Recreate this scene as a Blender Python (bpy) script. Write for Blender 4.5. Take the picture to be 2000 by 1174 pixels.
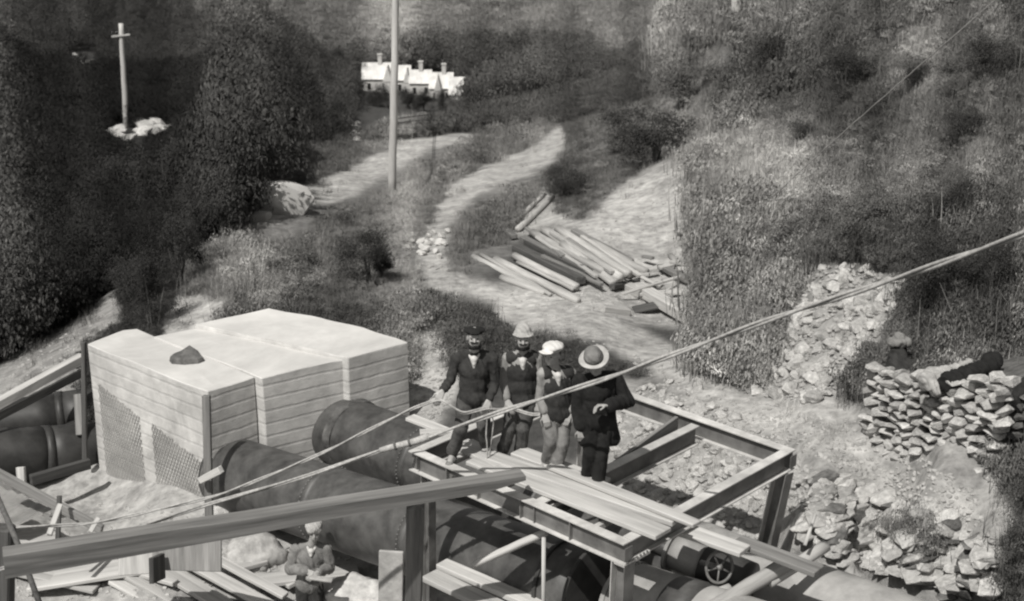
import bpy, bmesh, math, random
import numpy as np
from mathutils import Vector, Matrix
random.seed(7); RNG = np.random.default_rng(7)
S = bpy.context.scene
for o in list(bpy.data.objects): bpy.data.objects.remove(o)
COL = S.collection
# ------------------------------------------------------------------ camera, sky, sun, exposure
F, PITCH, H = 2950.0, math.radians(19.0), 7.4
cam = bpy.data.cameras.new('camera'); camo = bpy.data.objects.new('camera', cam); COL.objects.link(camo)
camo.location = (0, 0, H); camo.rotation_euler = (math.pi/2 - PITCH, 0, 0)
cam.sensor_width = 36; cam.lens = 36*F/2000; cam.clip_end = 3000; cam.clip_start = .2
cam.dof.use_dof = True; cam.dof.focus_distance = 17.5; cam.dof.aperture_fstop = 2.4
S.camera = camo
SUN_EL = math.radians(55); TX, TY = .52, .854        # horizontal travel direction of sunlight
w = bpy.data.worlds.new('World'); S.world = w; w.use_nodes = True
nt = w.node_tree; bg = nt.nodes['Background']
sky = nt.nodes.new('ShaderNodeTexSky'); sky.sky_type = 'NISHITA'; sky.sun_disc = False
sky.sun_elevation = SUN_EL; sky.sun_rotation = math.atan2(-TX, -TY)
bw = nt.nodes.new('ShaderNodeRGBToBW'); nt.links.new(sky.outputs[0], bw.inputs[0])
tint = nt.nodes.new('ShaderNodeMix'); tint.data_type = 'RGBA'; tint.blend_type = 'MULTIPLY'; tint.inputs[0].default_value = 1
nt.links.new(bw.outputs[0], tint.inputs[6]); tint.inputs[7].default_value = (1, .985, .955, 1)
nt.links.new(tint.outputs[2], bg.inputs[0]); bg.inputs[1].default_value = .11
sl = bpy.data.lights.new('sun', 'SUN'); sl.energy = 4.4; sl.angle = math.radians(.6); sl.color = (1, .975, .935)
so = bpy.data.objects.new('sun', sl); COL.objects.link(so)
tr = Vector((TX*math.cos(SUN_EL), TY*math.cos(SUN_EL), -math.sin(SUN_EL)))
so.rotation_euler = tr.to_track_quat('-Z', 'Y').to_euler(); so.location = (-20, -20, 40)
S.view_settings.view_transform = 'Standard'; S.view_settings.look = 'None'
S.view_settings.exposure = 0.15; S.view_settings.gamma = 1
S.render.engine = 'CYCLES'
S.cycles.filter_width = 2.2; S.cycles.max_bounces = 6; S.cycles.transparent_max_bounces = 4
try: S.cycles.use_denoising = True
except Exception: pass

# ------------------------------------------------------------------ survey: the photograph's sight lines turned into places
CP, SP = math.cos(PITCH), math.sin(PITCH)
def ray(px, py):
    a = (px-1000)/F; b = -(py-587)/F
    return Vector((a, CP+b*SP, -SP+b*CP))
def atz(px, py, z):
    r = ray(px, py); return Vector((0, 0, H)) + r*((z-H)/r.z)
def aty(px, py, y):
    r = ray(px, py); return Vector((0, 0, H)) + r*(y/r.y)
def proj(x, y, z):
    zz = z-H; d = np.maximum(y*CP-zz*SP, .1); u = y*SP+zz*CP
    return 1000+F*x/d, 587-F*u/d
# ------------------------------------------------------------------ noise
def hash3(i, j, s):
    v = np.sin(i*127.1+j*311.7+s*74.7)*43758.5453
    return v-np.floor(v)
def vnoise(x, y, s=0):
    i = np.floor(x); j = np.floor(y); fx = x-i; fy = y-j
    fx = fx*fx*(3-2*fx); fy = fy*fy*(3-2*fy)
    a = hash3(i, j, s); b = hash3(i+1, j, s); c = hash3(i, j+1, s); d = hash3(i+1, j+1, s)
    return (a+(b-a)*fx+(c-a)*fy+(a-b-c+d)*fx*fy)*2-1
def fbm(x, y, s=0, o=4):
    t = 0; A = 1
    for k in range(o): t = t+A*vnoise(x, y, s+k*7); x = x*2.03+3.1; y = y*2.03+1.7; A *= .5
    return t
# ------------------------------------------------------------------ terrain control points (pixel x, pixel y, distance y)
CPT = [
 # pit floor and foreground (world x,y,z marked by 'w')
 ('w',-9,12,-3.6),('w',-5,13,-3.6),('w',-1,13,-3.6),('w',2,12,-3.6),('w',-9,16,-3.5),('w',-5,16.5,-3.5),('w',-2,16.5,-3.5),('w',1,15,-3.4),('w',-3,17.4,-3.4),('w',-1,18.6,-3.0),
 ('w',-10,20,-3.6),('w',-7.5,21.5,-3.3),('w',1.5,17.2,-2.9),('w',0,8,-3.8),('w',-7,8,-3.8),('w',6,8,-3.5),('w',3,13.5,-3.0),('w',5,11,-3.2),('w',4.0,12.6,-2.6),
 ('w',0,5,-4),('w',-5,5,-4),('w',5,5,-4),
 (200,960,21.3),(300,978,20.4),(400,1003,19.7),(300,1040,19.2),(150,1040,19.6),(450,1060,19.0),(80,965,20.9),('w',-4.0,18.0,-3.05),('w',-6.5,17.8,-3.0),('w',-5,17,-3.1),
 # behind block
 ('w',-7.5,23.6,-2.3),('w',-5,24.5,-1.95),('w',-3.2,24.5,-1.9),('w',-1.5,23.6,-1.9),('w',-1.2,22.2,-2.0),('w',-.6,20.2,-2.5),
 # bank behind frame
 ('w',.9,19.8,-2.4),('w',2.0,18.6,-2.25),('w',3.3,17.3,-2.0),('w',4.4,16.0,-2.1),('w',.7,21.8,-1.9),('w',2.3,20.4,-1.45),('w',3.4,19.2,-1.2),('w',4.5,14.3,-2.4),
 (850,720,23.0),(1050,610,27),(1150,640,25.5),(1300,705,23),(1450,790,20.5),(1600,868,18.2),(1800,950,16.0),(1930,1030,14.6),
 (1400,690,23.2),(1500,760,21),(1650,800,19.3),(1700,820,18.6),
 (1600,960,16.6),(1750,1010,15.3),(1650,1060,14.6),(1850,1100,14.0),(1800,1150,13.2),(1960,1120,14.0),(2050,1170,13.2),(2100,1050,15.0),
 (1480,650,24.5),(1600,540,23.5),(1740,540,21.8),(1700,660,20.6),(1800,700,18.9),(1900,720,18.0),(1980,700,18.2),(2100,700,17.5),(2200,900,15.5),(2000,880,16.6),
 (1400,560,28),(1300,520,30.5),(1380,430,32.5),(1200,480,32),(1000,520,30.5),(1100,430,35),(1280,330,37.5),(1350,330,36),(1200,330,42),
 (1500,450,28),(1700,400,25.5),(1900,500,21.5),(2000,300,24),(2000,500,20.5),(1800,250,28),(2000,100,29),(2000,0,32),(1800,50,35),(1600,150,38),(1450,60,49),(1500,200,40),(1350,200,47),(1300,100,60),(1650,0,45),(2200,0,28),(2300,400,20),(1850,-150,42),(2200,-200,34),(1500,-120,58),
 # grassy spur behind the block
 (700,650,25.5),(900,620,27),(600,600,26.5),(450,600,26),(850,540,30),(700,530,31),(550,500,31.5),(450,500,30),(500,430,36),(560,400,39),(620,400,40),(650,345,50),(765,378,49),(870,400,42),(900,360,45),(980,330,49),(1080,275,56),(800,275,60),(950,258,62),(1100,240,66),(800,330,53),(1200,230,62),
 # left shoulder, near
 (330,600,27),(240,570,30),(120,640,28),(0,730,25.5),(-150,800,24),(60,760,24),(120,740,23.5),(0,900,21.5),(-200,1000,20),
 # dark gorge side, left
 (350,470,36),(200,520,44),(0,600,46),(100,420,60),(300,380,58),(0,300,85),(-200,450,60),(-200,200,110),(250,242,112),(200,262,108),(400,270,110),(320,300,95),(480,330,75),(560,330,80),(620,300,90),
 (0,180,135),(150,110,180),(350,160,190),(500,200,170),(620,240,160),(700,255,195),(0,0,270),(300,0,300),(500,100,280),(-200,0,280),
 # beyond the ridge
 (850,248,195),(1000,205,190),(1150,180,150),(1250,150,110),(720,192,290),(905,214,282),(800,202,287),(760,130,318),(900,140,318),(1000,130,330),(1150,110,300),(1250,60,200),
 (700,60,370),(900,50,380),(1100,50,370),(1250,0,300),(600,0,410),(900,0,430),(1100,0,420),(800,-200,560),(1200,-200,540),(400,-200,480),(0,-200,430),(1350,-100,330),
 (800,-500,800),(0,-500,800),(1400,-450,700),(2000,-350,60),(2400,-300,40),
]
pts = []; qs = []
for c in CPT:
    if c[0] == 'w': p = Vector(c[1:])
    else: p = aty(*c)
    pts.append((p.x/p.y*2.2, math.log(p.y))); qs.append((p.z-H)/p.y)
pts = np.array(pts); qs = np.array(qs)
def tps(r2): return np.where(r2 > 1e-12, .5*r2*np.log(np.maximum(r2, 1e-12)), 0)
n = len(pts); K = tps(((pts[:, None]-pts[None])**2).sum(-1))+np.eye(n)*8e-4
A = np.zeros((n+3, n+3)); A[:n, :n] = K; A[:n, n] = 1; A[:n, n+1:] = pts; A[n, :n] = 1; A[n+1:, :n] = pts.T
W = np.linalg.solve(A, np.concatenate([qs, [0, 0, 0]]))
NA, NL = 430, 560
AMAX = .62; L0, L1 = math.log(6.0), math.log(900.0)
ga = np.linspace(-AMAX, AMAX, NA); gl = np.linspace(L0, L1, NL)
GA, GL = np.meshgrid(ga, gl)
def tps_eval(a, l):
    out = np.zeros(a.size); af = a.ravel()*2.2; lf = l.ravel()
    for i in range(0, a.size, 20000):
        x = af[i:i+20000, None]; y = lf[i:i+20000, None]
        out[i:i+20000] = tps((x-pts[:, 0])**2+(y-pts[:, 1])**2)@W[:n]+W[n]+W[n+1]*x[:, 0]+W[n+2]*y[:, 0]
    return out.reshape(a.shape)
# coarse solve, then bicubic-ish upsample by evaluating on the full grid
Q = np.clip(tps_eval(GA, GL), -1.2, .35)
GY = np.exp(GL); GX = GA*GY
GZ = H+GY*Q
# hollow under the pipes and under the block
def seg_d(x, y, ax, ay, bx, by):
    t = np.clip(((x-ax)*(bx-ax)+(y-ay)*(by-ay))/((bx-ax)**2+(by-ay)**2), 0, 1)
    return np.hypot(x-ax-t*(bx-ax), y-ay-t*(by-ay)), t
P1A = aty(455, 925, 20.3); P1B = aty(1130, 1150, 15.6)
P2A = aty(690, 850, 21.0); P2B = Vector((2.40, 16.15, -1.62))
for (pa, pb) in ((P1A, P1B), (P2A, P2B)):
    e = pb+(pb-pa)*1.2; s0 = pa-(pb-pa)*.0
    d, t = seg_d(GX, GY, s0.x, s0.y, e.x, e.y)
    zc = s0.z+(e.z-s0.z)*t-.72
    m = np.clip(1-(d-.58)/.3, 0, 1)*(t > .03)
    GZ = np.where((m > 0) & (GZ > zc), GZ*(1-m)+zc*m, GZ)
# small scale relief
amp = np.clip(GY*.004, .02, 2.5)
GZ = GZ+amp*fbm(GX/np.clip(GY*.05, .6, 30)*1.0, GY/np.clip(GY*.05, .6, 30), 3, 4)*.9
def heightv(x, y):
    x = np.asarray(x, float); y = np.maximum(np.asarray(y, float), 6.01)
    fa = np.clip((x/y+AMAX)/(2*AMAX)*(NA-1), 0, NA-1.001); fl = np.clip((np.log(y)-L0)/(L1-L0)*(NL-1), 0, NL-1.001)
    i = fa.astype(int); j = fl.astype(int); u = fa-i; v = fl-j
    return (GZ[j, i]*(1-u)+GZ[j, i+1]*u)*(1-v)+(GZ[j+1, i]*(1-u)+GZ[j+1, i+1]*u)*v
def height(x, y): return float(heightv([x], [y])[0])
YS = np.exp(np.linspace(math.log(7), math.log(850), 2600))
def hit(px, py):
    r = ray(px, py); x = r.x/r.y*YS; z = H+r.z/r.y*YS
    k = np.nonzero(z <= heightv(x, YS))[0]
    if not len(k): return aty(px, py, 300)
    k = k[0]; return Vector((x[k], YS[k], heightv(x[k:k+1], YS[k:k+1])[0]))
# ------------------------------------------------------------------ ground cover zones
def inpoly(x, y, P):
    c = np.zeros(x.shape, bool); j = len(P)-1
    for i in range(len(P)):
        xi, yi = P[i]; xj, yj = P[j]
        t = ((yi > y) != (yj > y)) & (x < (xj-xi)*(y-yi)/((yj-yi) or 1e-9)+xi); c ^= t; j = i
    return c
def nearline(x, y, P, wd):
    m = np.zeros(x.shape, bool)
    for (a, b) in zip(P[:-1], P[1:]):
        d, t = seg_d(x, y, a[0], a[1], b[0], b[1]); wa = wd[0]; m |= d < wa
    return m
# zone: (kind, ymin, ymax, polygon)   kinds -> (ground albedo, vegetation density, veg tone, style)
#   style: 0 none, 1 dry grass, 2 scrub, 3 dark bush, 4 tussock
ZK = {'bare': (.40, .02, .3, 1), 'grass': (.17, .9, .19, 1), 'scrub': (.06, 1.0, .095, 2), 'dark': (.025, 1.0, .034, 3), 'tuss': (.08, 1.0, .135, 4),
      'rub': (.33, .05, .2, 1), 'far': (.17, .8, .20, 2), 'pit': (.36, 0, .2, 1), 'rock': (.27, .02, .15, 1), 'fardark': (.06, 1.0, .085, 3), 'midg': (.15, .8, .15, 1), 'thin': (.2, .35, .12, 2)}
ZN = list(ZK)
ZONES = [
 ('far', 180, 2000, [(-900,-900),(3000,-900),(3000,400),(-900,400)]),
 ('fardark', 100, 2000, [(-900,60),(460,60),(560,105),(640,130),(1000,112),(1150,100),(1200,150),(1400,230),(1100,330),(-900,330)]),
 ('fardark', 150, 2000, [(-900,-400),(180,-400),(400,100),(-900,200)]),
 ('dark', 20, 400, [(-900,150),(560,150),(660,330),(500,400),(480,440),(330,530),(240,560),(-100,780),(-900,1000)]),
 ('midg', 20, 100, [(560,300),(800,270),(1120,235),(1300,180),(1420,60),(1420,300),(1300,330),(1200,380),(1180,420),(1060,440),(900,600),(450,640),(330,600),(370,500),(480,440)]),
 ('grass', 20, 100, [(820,290),(1080,250),(1040,310),(900,350),(860,400),(800,390)]),
 ('grass', 20, 60, [(370,520),(500,440),(660,420),(640,560),(520,610),(380,600)]),
 ('grass', 20, 60, [(900,380),(1040,330),(1060,440),(960,480),(890,450)]),
 ('bare', 20, 80, [(500,385),(530,362),(600,362),(660,338),(800,272),(930,258),(935,268),(830,292),(770,335),(700,380),(600,405),(520,440),(480,445)]),
 ('tuss', 15, 60, [(1380,300),(1500,230),(1700,110),(1850,40),(1950,-50),(2100,200),(2100,420),(1700,420),(1480,420),(1380,360)]),
 ('bare', 20, 60, [(1080,420),(1150,430),(1200,370),(1290,312),(1350,320),(1375,380),(1360,450),(1330,510),(1390,560),(1380,640),(1300,640),(1200,620),(960,590),(830,560),(820,510),(960,560),(1100,560),(1060,470)]),
 ('bare', 20, 60, [(1000,440),(1060,370),(1090,375),(1080,430),(1010,470)]),
 ('rub', 15, 40, [(1570,530),(1640,510),(1760,535),(1790,570),(1760,620),(1700,690),(1660,760),(1600,800),(1450,770),(1500,660),(1560,600)]),
 ('bare', 20, 40, [(330,600),(370,575),(450,590),(440,640),(320,660)]),
 ('rock', 15, 34, [(-300,780),(0,715),(110,640),(240,555),(250,640),(160,700),(160,860),(0,960),(-300,1000)]),
 ('bare', 18, 30, [(790,650),(870,640),(900,740),(860,830),(790,800)]),
 ('rub', 15, 24, [(1180,740),(1300,740),(1440,800),(1560,890),(1700,960),(1900,1040),(1950,1200),(1500,1200),(1100,1000)]),
 ('rub', 12, 24, [(1440,760),(1660,770),(1700,780),(1980,880),(1975,1060),(1965,1300),(1450,1300),(1400,900)]),
 ('thin', 18, 30, [(1240,690),(1290,720),(1430,780),(1560,860),(1540,890),(1420,820),(1270,750)]),
 ('thin', 12, 17, [(1640,950),(1760,975),(1860,1030),(1840,1080),(1700,1040)]),
 ('dark', 10, 15.2, [(1990,1030),(2200,960),(2200,1300),(1990,1300)]),
 ('scrub', 10, 16, [(1890,1060),(2100,1000),(2300,1300),(1860,1300)]),
 ('pit', 5, 22.5, [(-900,880),(160,870),(420,880),(900,930),(1300,900),(1500,1100),(1700,1400),(-900,2200)]),
]
LINES = [('bare', 20, 80, [(1088,270),(1060,300),(1010,325),(930,355),(890,385),(868,420),(850,460),(840,500),(850,545)], [22]),
         ('bare', 14, 40, [(990,600),(1120,630),(1210,655),(1300,705),(1380,750),(1450,792),(1600,870),(1700,915),(1800,955),(1935,1040)], [30])]
def zone(x, y, z):
    px, py = proj(x, y, z)
    s = 1400/np.clip(y, 10, 400)
    jx = fbm(x*1.3, y*1.3, 11, 3)*.25*s; jy = fbm(x*1.3, y*1.3, 23, 3)*.12*s
    px = px+jx; py = py+jy
    k = np.full(px.shape, ZN.index('scrub'))
    for (nm, y0, y1, P) in ZONES:
        m = inpoly(px, py, P) & (y > y0) & (y < y1); k[m] = ZN.index(nm)
    for (nm, y0, y1, P, wd) in LINES:
        m = nearline(px, py*1.0, P, wd) & (y > y0) & (y < y1); k[m] = ZN.index(nm)
    return k
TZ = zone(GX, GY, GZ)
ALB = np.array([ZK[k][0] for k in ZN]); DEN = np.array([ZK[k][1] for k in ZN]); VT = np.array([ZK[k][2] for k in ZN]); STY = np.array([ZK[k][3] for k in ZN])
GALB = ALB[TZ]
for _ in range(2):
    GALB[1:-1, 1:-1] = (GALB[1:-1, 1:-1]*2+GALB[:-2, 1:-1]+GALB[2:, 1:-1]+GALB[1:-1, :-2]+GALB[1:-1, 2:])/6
# ------------------------------------------------------------------ materials
def nodes(m): return m.node_tree.nodes, m.node_tree.links
def warm(v): return (v, v*.985, v*.955, 1)
def mat(name, lo, hi=None, scale=6, rough=.85, bump=.3, detail=6, metal=0, stretch=(1, 1, 1), dist=.02, tone=None, spec=.3, rnd=0, boards=False):
    m = bpy.data.materials.new(name); m.use_nodes = True; N, L = nodes(m); b = N['Principled BSDF']
    hi = lo if hi is None else hi
    tc = N.new('ShaderNodeTexCoord'); mp = N.new('ShaderNodeMapping'); mp.inputs['Scale'].default_value = stretch
    L.new(tc.outputs['Object'], mp.inputs[0])
    no = N.new('ShaderNodeTexNoise'); no.inputs['Scale'].default_value = scale; no.inputs['Detail'].default_value = detail; no.inputs['Roughness'].default_value = .65
    L.new(mp.outputs[0], no.inputs['Vector'])
    cr = N.new('ShaderNodeValToRGB'); cr.color_ramp.elements[0].position = .33; cr.color_ramp.elements[1].position = .68
    cr.color_ramp.elements[0].color = warm(lo); cr.color_ramp.elements[1].color = warm(hi)
    L.new(no.outputs[0], cr.inputs[0]); out = cr.outputs[0]
    if tone != 'INSTANCER':
        n2 = N.new('ShaderNodeTexNoise'); n2.inputs['Scale'].default_value = scale*.22; n2.inputs['Detail'].default_value = 9; n2.inputs['Roughness'].default_value = .7; n2.inputs['Distortion'].default_value = .6
        L.new(mp.outputs[0], n2.inputs['Vector']); c2 = N.new('ShaderNodeValToRGB'); c2.color_ramp.elements[0].position = .32; c2.color_ramp.elements[1].position = .62
        c2.color_ramp.elements[0].color = (.62, .62, .62, 1); c2.color_ramp.elements[1].color = (1.05, 1.05, 1.05, 1); L.new(n2.outputs[0], c2.inputs[0])
        m2 = N.new('ShaderNodeMix'); m2.data_type = 'RGBA'; m2.blend_type = 'MULTIPLY'; m2.inputs[0].default_value = 1; L.new(out, m2.inputs[6]); L.new(c2.outputs[0], m2.inputs[7]); out = m2.outputs[2]
    if tone:
        at = N.new('ShaderNodeAttribute'); at.attribute_name = 'tone'; at.attribute_type = tone
        mx = N.new('ShaderNodeMix'); mx.data_type = 'RGBA'; mx.blend_type = 'MULTIPLY'; mx.inputs[0].default_value = 1
        L.new(out, mx.inputs[6]); L.new(at.outputs['Fac' if tone != 'GEOMETRY' else 'Fac'], mx.inputs[7]); out = mx.outputs[2]
    hgt = no.outputs[0]
    if rnd:
        oi = N.new('ShaderNodeObjectInfo'); mr = N.new('ShaderNodeMapRange'); mr.inputs['To Min'].default_value = 1-rnd; mr.inputs['To Max'].default_value = 1+rnd*.25
        L.new(oi.outputs['Random'], mr.inputs['Value']); mx = N.new('ShaderNodeMix'); mx.data_type = 'RGBA'; mx.blend_type = 'MULTIPLY'; mx.inputs[0].default_value = 1
        L.new(out, mx.inputs[6]); L.new(mr.outputs[0], mx.inputs[7]); out = mx.outputs[2]
    if boards:
        wv = N.new('ShaderNodeTexWave'); wv.bands_direction = 'Z'; wv.inputs['Scale'].default_value = 1.55; wv.inputs['Distortion'].default_value = .6; wv.inputs['Detail'].default_value = 4; wv.inputs['Detail Scale'].default_value = 2.5
        L.new(tc.outputs['Object'], wv.inputs['Vector']); c3 = N.new('ShaderNodeValToRGB'); c3.color_ramp.elements[0].position = .0; c3.color_ramp.elements[1].position = .16
        c3.color_ramp.elements[0].color = (.70, .70, .70, 1); c3.color_ramp.elements[1].color = (1, 1, 1, 1); L.new(wv.outputs[0], c3.inputs[0])
        mx = N.new('ShaderNodeMix'); mx.data_type = 'RGBA'; mx.blend_type = 'MULTIPLY'; mx.inputs[0].default_value = .28; L.new(out, mx.inputs[6]); L.new(c3.outputs[0], mx.inputs[7]); out = mx.outputs[2]
        ad = N.new('ShaderNodeMath'); ad.operation = 'ADD'; L.new(c3.outputs[0], ad.inputs[0]); L.new(no.outputs[0], ad.inputs[1]); hgt = ad.outputs[0]
    L.new(out, b.inputs['Base Color'])
    b.inputs['Roughness'].default_value = rough; b.inputs['Metallic'].default_value = metal; b.inputs['Specular IOR Level'].default_value = spec
    if bump:
        bu = N.new('ShaderNodeBump'); bu.inputs['Strength'].default_value = bump; bu.inputs['Distance'].default_value = dist
        L.new(hgt, bu.inputs['Height']); L.new(bu.outputs[0], b.inputs['Normal'])
    return m
M = {}
M['ground'] = mat('ground_earth', .62, 1.3, 5, bump=.9, detail=14, dist=.07, tone='GEOMETRY')
M['leaf'] = mat('leaves', .8, 1.25, 3, rough=.8, spec=.12, bump=0, tone='INSTANCER', detail=2)
M['leaf_obj'] = mat('bush_leaves', .025, .055, 5, rough=.75, spec=.15, bump=0, detail=3)
M['leaf_mid'] = mat('pale_bush_leaves', .09, .17, 5, rough=.75, spec=.15, bump=0, detail=3)
M['bark'] = mat('bark', .05, .13, 12, bump=.6, stretch=(1, 1, .2))
M['concrete'] = mat('concrete', .46, .62, 3.5, rough=.9, bump=.6, detail=14, dist=.02, boards=True)
M['concrete_top'] = mat('concrete_float_finish', .50, .60, 1.1, rough=.9, bump=.25, detail=14, dist=.02)
M['pipe'] = mat('pipe_steel', .03, .105, 3.0, rough=.55, bump=.25, metal=.0, detail=12, dist=.01, spec=.45)
M['pipe_lt'] = mat('pipe_dusty', .22, .40, 2.0, rough=.7, bump=.2, detail=10, dist=.01)
M['pipe_dk'] = mat('pipe_dark', .025, .06, 3, rough=.5, bump=.2, detail=10, dist=.01)
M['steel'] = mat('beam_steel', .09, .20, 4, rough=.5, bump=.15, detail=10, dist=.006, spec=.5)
M['steel_top'] = mat('beam_flange_sunlit', .40, .60, 5, rough=.5, bump=.1, detail=8, dist=.005, spec=.5)  # pale copy of the beam steel, sunlit brightness put into the colour
M['wood'] = mat('weathered_timber', .13, .30, 14, rnd=.35, bump=.5, stretch=(.05, 1, 1), detail=10, dist=.01)
M['wood_lt'] = mat('pale_timber', .36, .62, 14, rnd=.25, bump=.4, stretch=(.05, 1, 1), detail=10, dist=.01)
M['wood_dk'] = mat('dark_timber', .04, .12, 14, rnd=.3, bump=.5, stretch=(.05, 1, 1), detail=10, dist=.01)
M['log'] = mat('peeled_log', .34, .62, 14, rnd=.35, bump=.5, stretch=(.06, 1, 1), detail=10, dist=.01)
M['stone'] = mat('stone', .34, .62, 7, rnd=.35, bump=.9, detail=10, dist=.03)
M['stone_dk'] = mat('stone_dark', .07, .20, 7, rnd=.4, bump=.6, detail=10, dist=.03)
M['rope'] = mat('rope_fibre', .30, .48, 30, bump=.4, detail=4, dist=.01)
M['rope_dk'] = mat('dark_wire', .08, .15, 30, bump=.2)
M['lattice'] = mat('mortared_mesh', .26, .40, 3, bump=.2)
M['shirt'] = mat('shirt_cloth', .22, .34, 7, rough=.95, bump=.5, dist=.02, detail=5)
M['skin'] = mat('skin', .30, .42, 8, rough=.55, bump=.1, dist=.004)
M['hair'] = mat('hair', .015, .03, 40, bump=.3, dist=.004)
M['cl_black'] = mat('black_wool', .008, .02, 9, rough=.95, bump=.6, dist=.03, detail=5)
M['cl_dark'] = mat('dark_wool', .022, .05, 9, rough=.95, bump=.7, dist=.03, detail=6)
M['cl_mid'] = mat('work_cloth', .035, .12, 8, rough=.95, bump=.7, dist=.03, detail=7)
M['cl_grey'] = mat('grey_cloth', .14, .24, 7, rough=.95, bump=.7, dist=.03, detail=5)
M['cl_light'] = mat('pale_cloth', .30, .46, 7, rough=.95, bump=.6, dist=.02, detail=5)
M['cl_white'] = mat('white_cloth', .46, .62, 7, rough=.95, bump=.6, dist=.02, detail=5)
M['boot'] = mat('dusty_boot', .10, .26, 12, rough=.7, bump=.4, dist=.01)
M['roof'] = mat('painted_iron_roof', .58, .68, 1, rough=.5, bump=0)
M['house'] = mat('house_wall', .5, .62, 1, bump=0)
M['glass'] = mat('window_dark', .02, .03, 1, rough=.2, bump=0)
M['sheet'] = mat('corrugated_iron', .42, .6, 3, rough=.5, bump=.2)
M['pole'] = mat('pole_timber', .42, .58, 3, bump=.3, stretch=(1, 1, .2))
# ------------------------------------------------------------------ builders
def mesh_obj(name, verts, faces, m, parent=None, smooth=False, base=None):
    if base is None: base = Vector(parent.get('_w', (0, 0, 0))) if parent else Vector((0, 0, 0))
    me = bpy.data.meshes.new(name)
    me.from_pydata([tuple(Vector(v)-base) for v in verts], [], faces); me.update()
    return link(name, me, m, parent, smooth, base)
def link(name, me, m, parent=None, smooth=False, base=Vector((0, 0, 0))):
    if m and not me.materials: me.materials.append(m)
    if smooth: me.polygons.foreach_set('use_smooth', [True]*len(me.polygons))
    o = bpy.data.objects.new(name, me); COL.objects.link(o)
    if parent: o.parent = parent
    else: o.location = base
    return o
def tag(o, label=None, cat=None, group=None, kind=None):
    if label: o['label'] = label
    if cat: o['category'] = cat
    if group: o['group'] = group
    if kind: o['kind'] = kind
    return o
BASES = {}
def thing(name, label, cat, loc, group=None):
    o = bpy.data.objects.new(name, None); COL.objects.link(o); o.location = loc; o.empty_display_size = .2
    BASES[o.name] = Vector(loc); return tag(o, label, cat, group)
def base_of(p):
    while p is not None:
        if p.name in BASES: return BASES[p.name]
        p = p.parent
    return Vector((0, 0, 0))
def bm_obj(name, bm, m, parent=None, smooth=False, base=None, rel=True):
    b = base_of(parent) if parent else (Vector(base) if base is not None else Vector((0, 0, 0)))
    me = bpy.data.meshes.new(name); bmesh.ops.recalc_face_normals(bm, faces=bm.faces)
    if rel: bmesh.ops.translate(bm, vec=-b, verts=bm.verts)
    bm.to_mesh(me); bm.free()
    return link(name, me, m, parent, smooth, b)
def frame_from(d, up=Vector((0, 0, 1))):
    d = d.normalized(); s = d.cross(up)
    if s.length < 1e-4: s = d.cross(Vector((0, 1, 0)))
    s.normalize(); return d, s, s.cross(d)
def add_bar(bm, a, b, wd, th, up=Vector((0, 0, 1)), bev=.0, jit=0.0):
    """rectangular timber from a to b; wd across, th along up"""
    a = Vector(a); b = Vector(b); d, s, u = frame_from(b-a, up); vs = []
    for p in (a, b):
        for (i, j) in ((-1, -1), (1, -1), (1, 1), (-1, 1)):
            vs.append(bm.verts.new(p+s*(i*wd/2+random.uniform(-jit, jit))+u*(j*th/2+random.uniform(-jit, jit))))
    fs = [(0, 1, 2, 3), (7, 6, 5, 4), (0, 4, 5, 1), (1, 5, 6, 2), (2, 6, 7, 3), (3, 7, 4, 0)]
    f = [bm.faces.new([vs[k] for k in q]) for q in fs]
    if bev:
        ed = list({e for q in f for e in q.edges}); bmesh.ops.bevel(bm, geom=ed, offset=bev, segments=1, affect='EDGES')
def add_rod(bm, P, r, seg=10, cap=True, r2=None):
    """tube through the points P"""
    P = [Vector(p) for p in P]; rings = []; k = len(P); u0 = None
    for i, p in enumerate(P):
        d = (P[min(i+1, k-1)]-P[max(i-1, 0)]).normalized()
        if u0 is None: _, s, u = frame_from(d)
        else: s = d.cross(u0).normalized(); u = s.cross(d)
        u0 = u
        rr = r if r2 is None else r+(r2-r)*i/(k-1)
        rings.append([bm.verts.new(p+(s*math.cos(t)+u*math.sin(t))*rr) for t in [2*math.pi*q/seg for q in range(seg)]])
    for A_, B_ in zip(rings[:-1], rings[1:]):
        for q in range(seg): bm.faces.new((A_[q], A_[(q+1) % seg], B_[(q+1) % seg], B_[q]))
    if cap: bm.faces.new(rings[0][::-1]); bm.faces.new(rings[-1])
def bar(name, a, b, wd, th, m, label=None, cat=None, parent=None, group=None, up=Vector((0, 0, 1)), bev=.008, jit=.004, sub=0):
    a = Vector(a); b = Vector(b); d, s, u = frame_from(b-a, up); bm = bmesh.new(); Ln = (b-a).length
    add_bar(bm, Vector((0, 0, 0)), Vector((Ln, 0, 0)), wd, th, Vector((0, 0, 1)), 0, jit)
    bmesh.ops.subdivide_edges(bm, edges=[e for e in bm.edges if e.calc_length() > Ln*.8], cuts=max(1, int(Ln/.35)))
    for v in bm.verts: v.co += Vector((0, random.uniform(-jit, jit)*.5, random.uniform(-jit, jit)*.5))
    if bev: bmesh.ops.bevel(bm, geom=[e for e in bm.edges if len(e.link_faces) == 2 and e.calc_face_angle(0) > .8], offset=bev, segments=1, affect='EDGES')
    return place_local(name, bm, m, a, d, s, u, parent, label, cat, group, False)
def place_local(name, bm, m, a, d, s, u, parent, label, cat, group, smooth):
    me = bpy.data.meshes.new(name); bmesh.ops.recalc_face_normals(bm, faces=bm.faces); bm.to_mesh(me); bm.free()
    o = link(name, me, m, parent, smooth); b0 = base_of(parent) if parent else Vector((0, 0, 0))
    o.matrix_local = Matrix.Translation(Vector(a)-b0) @ Matrix((d, -s, u)).transposed().to_4x4()
    return tag(o, label, cat, group) if label else o
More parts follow.
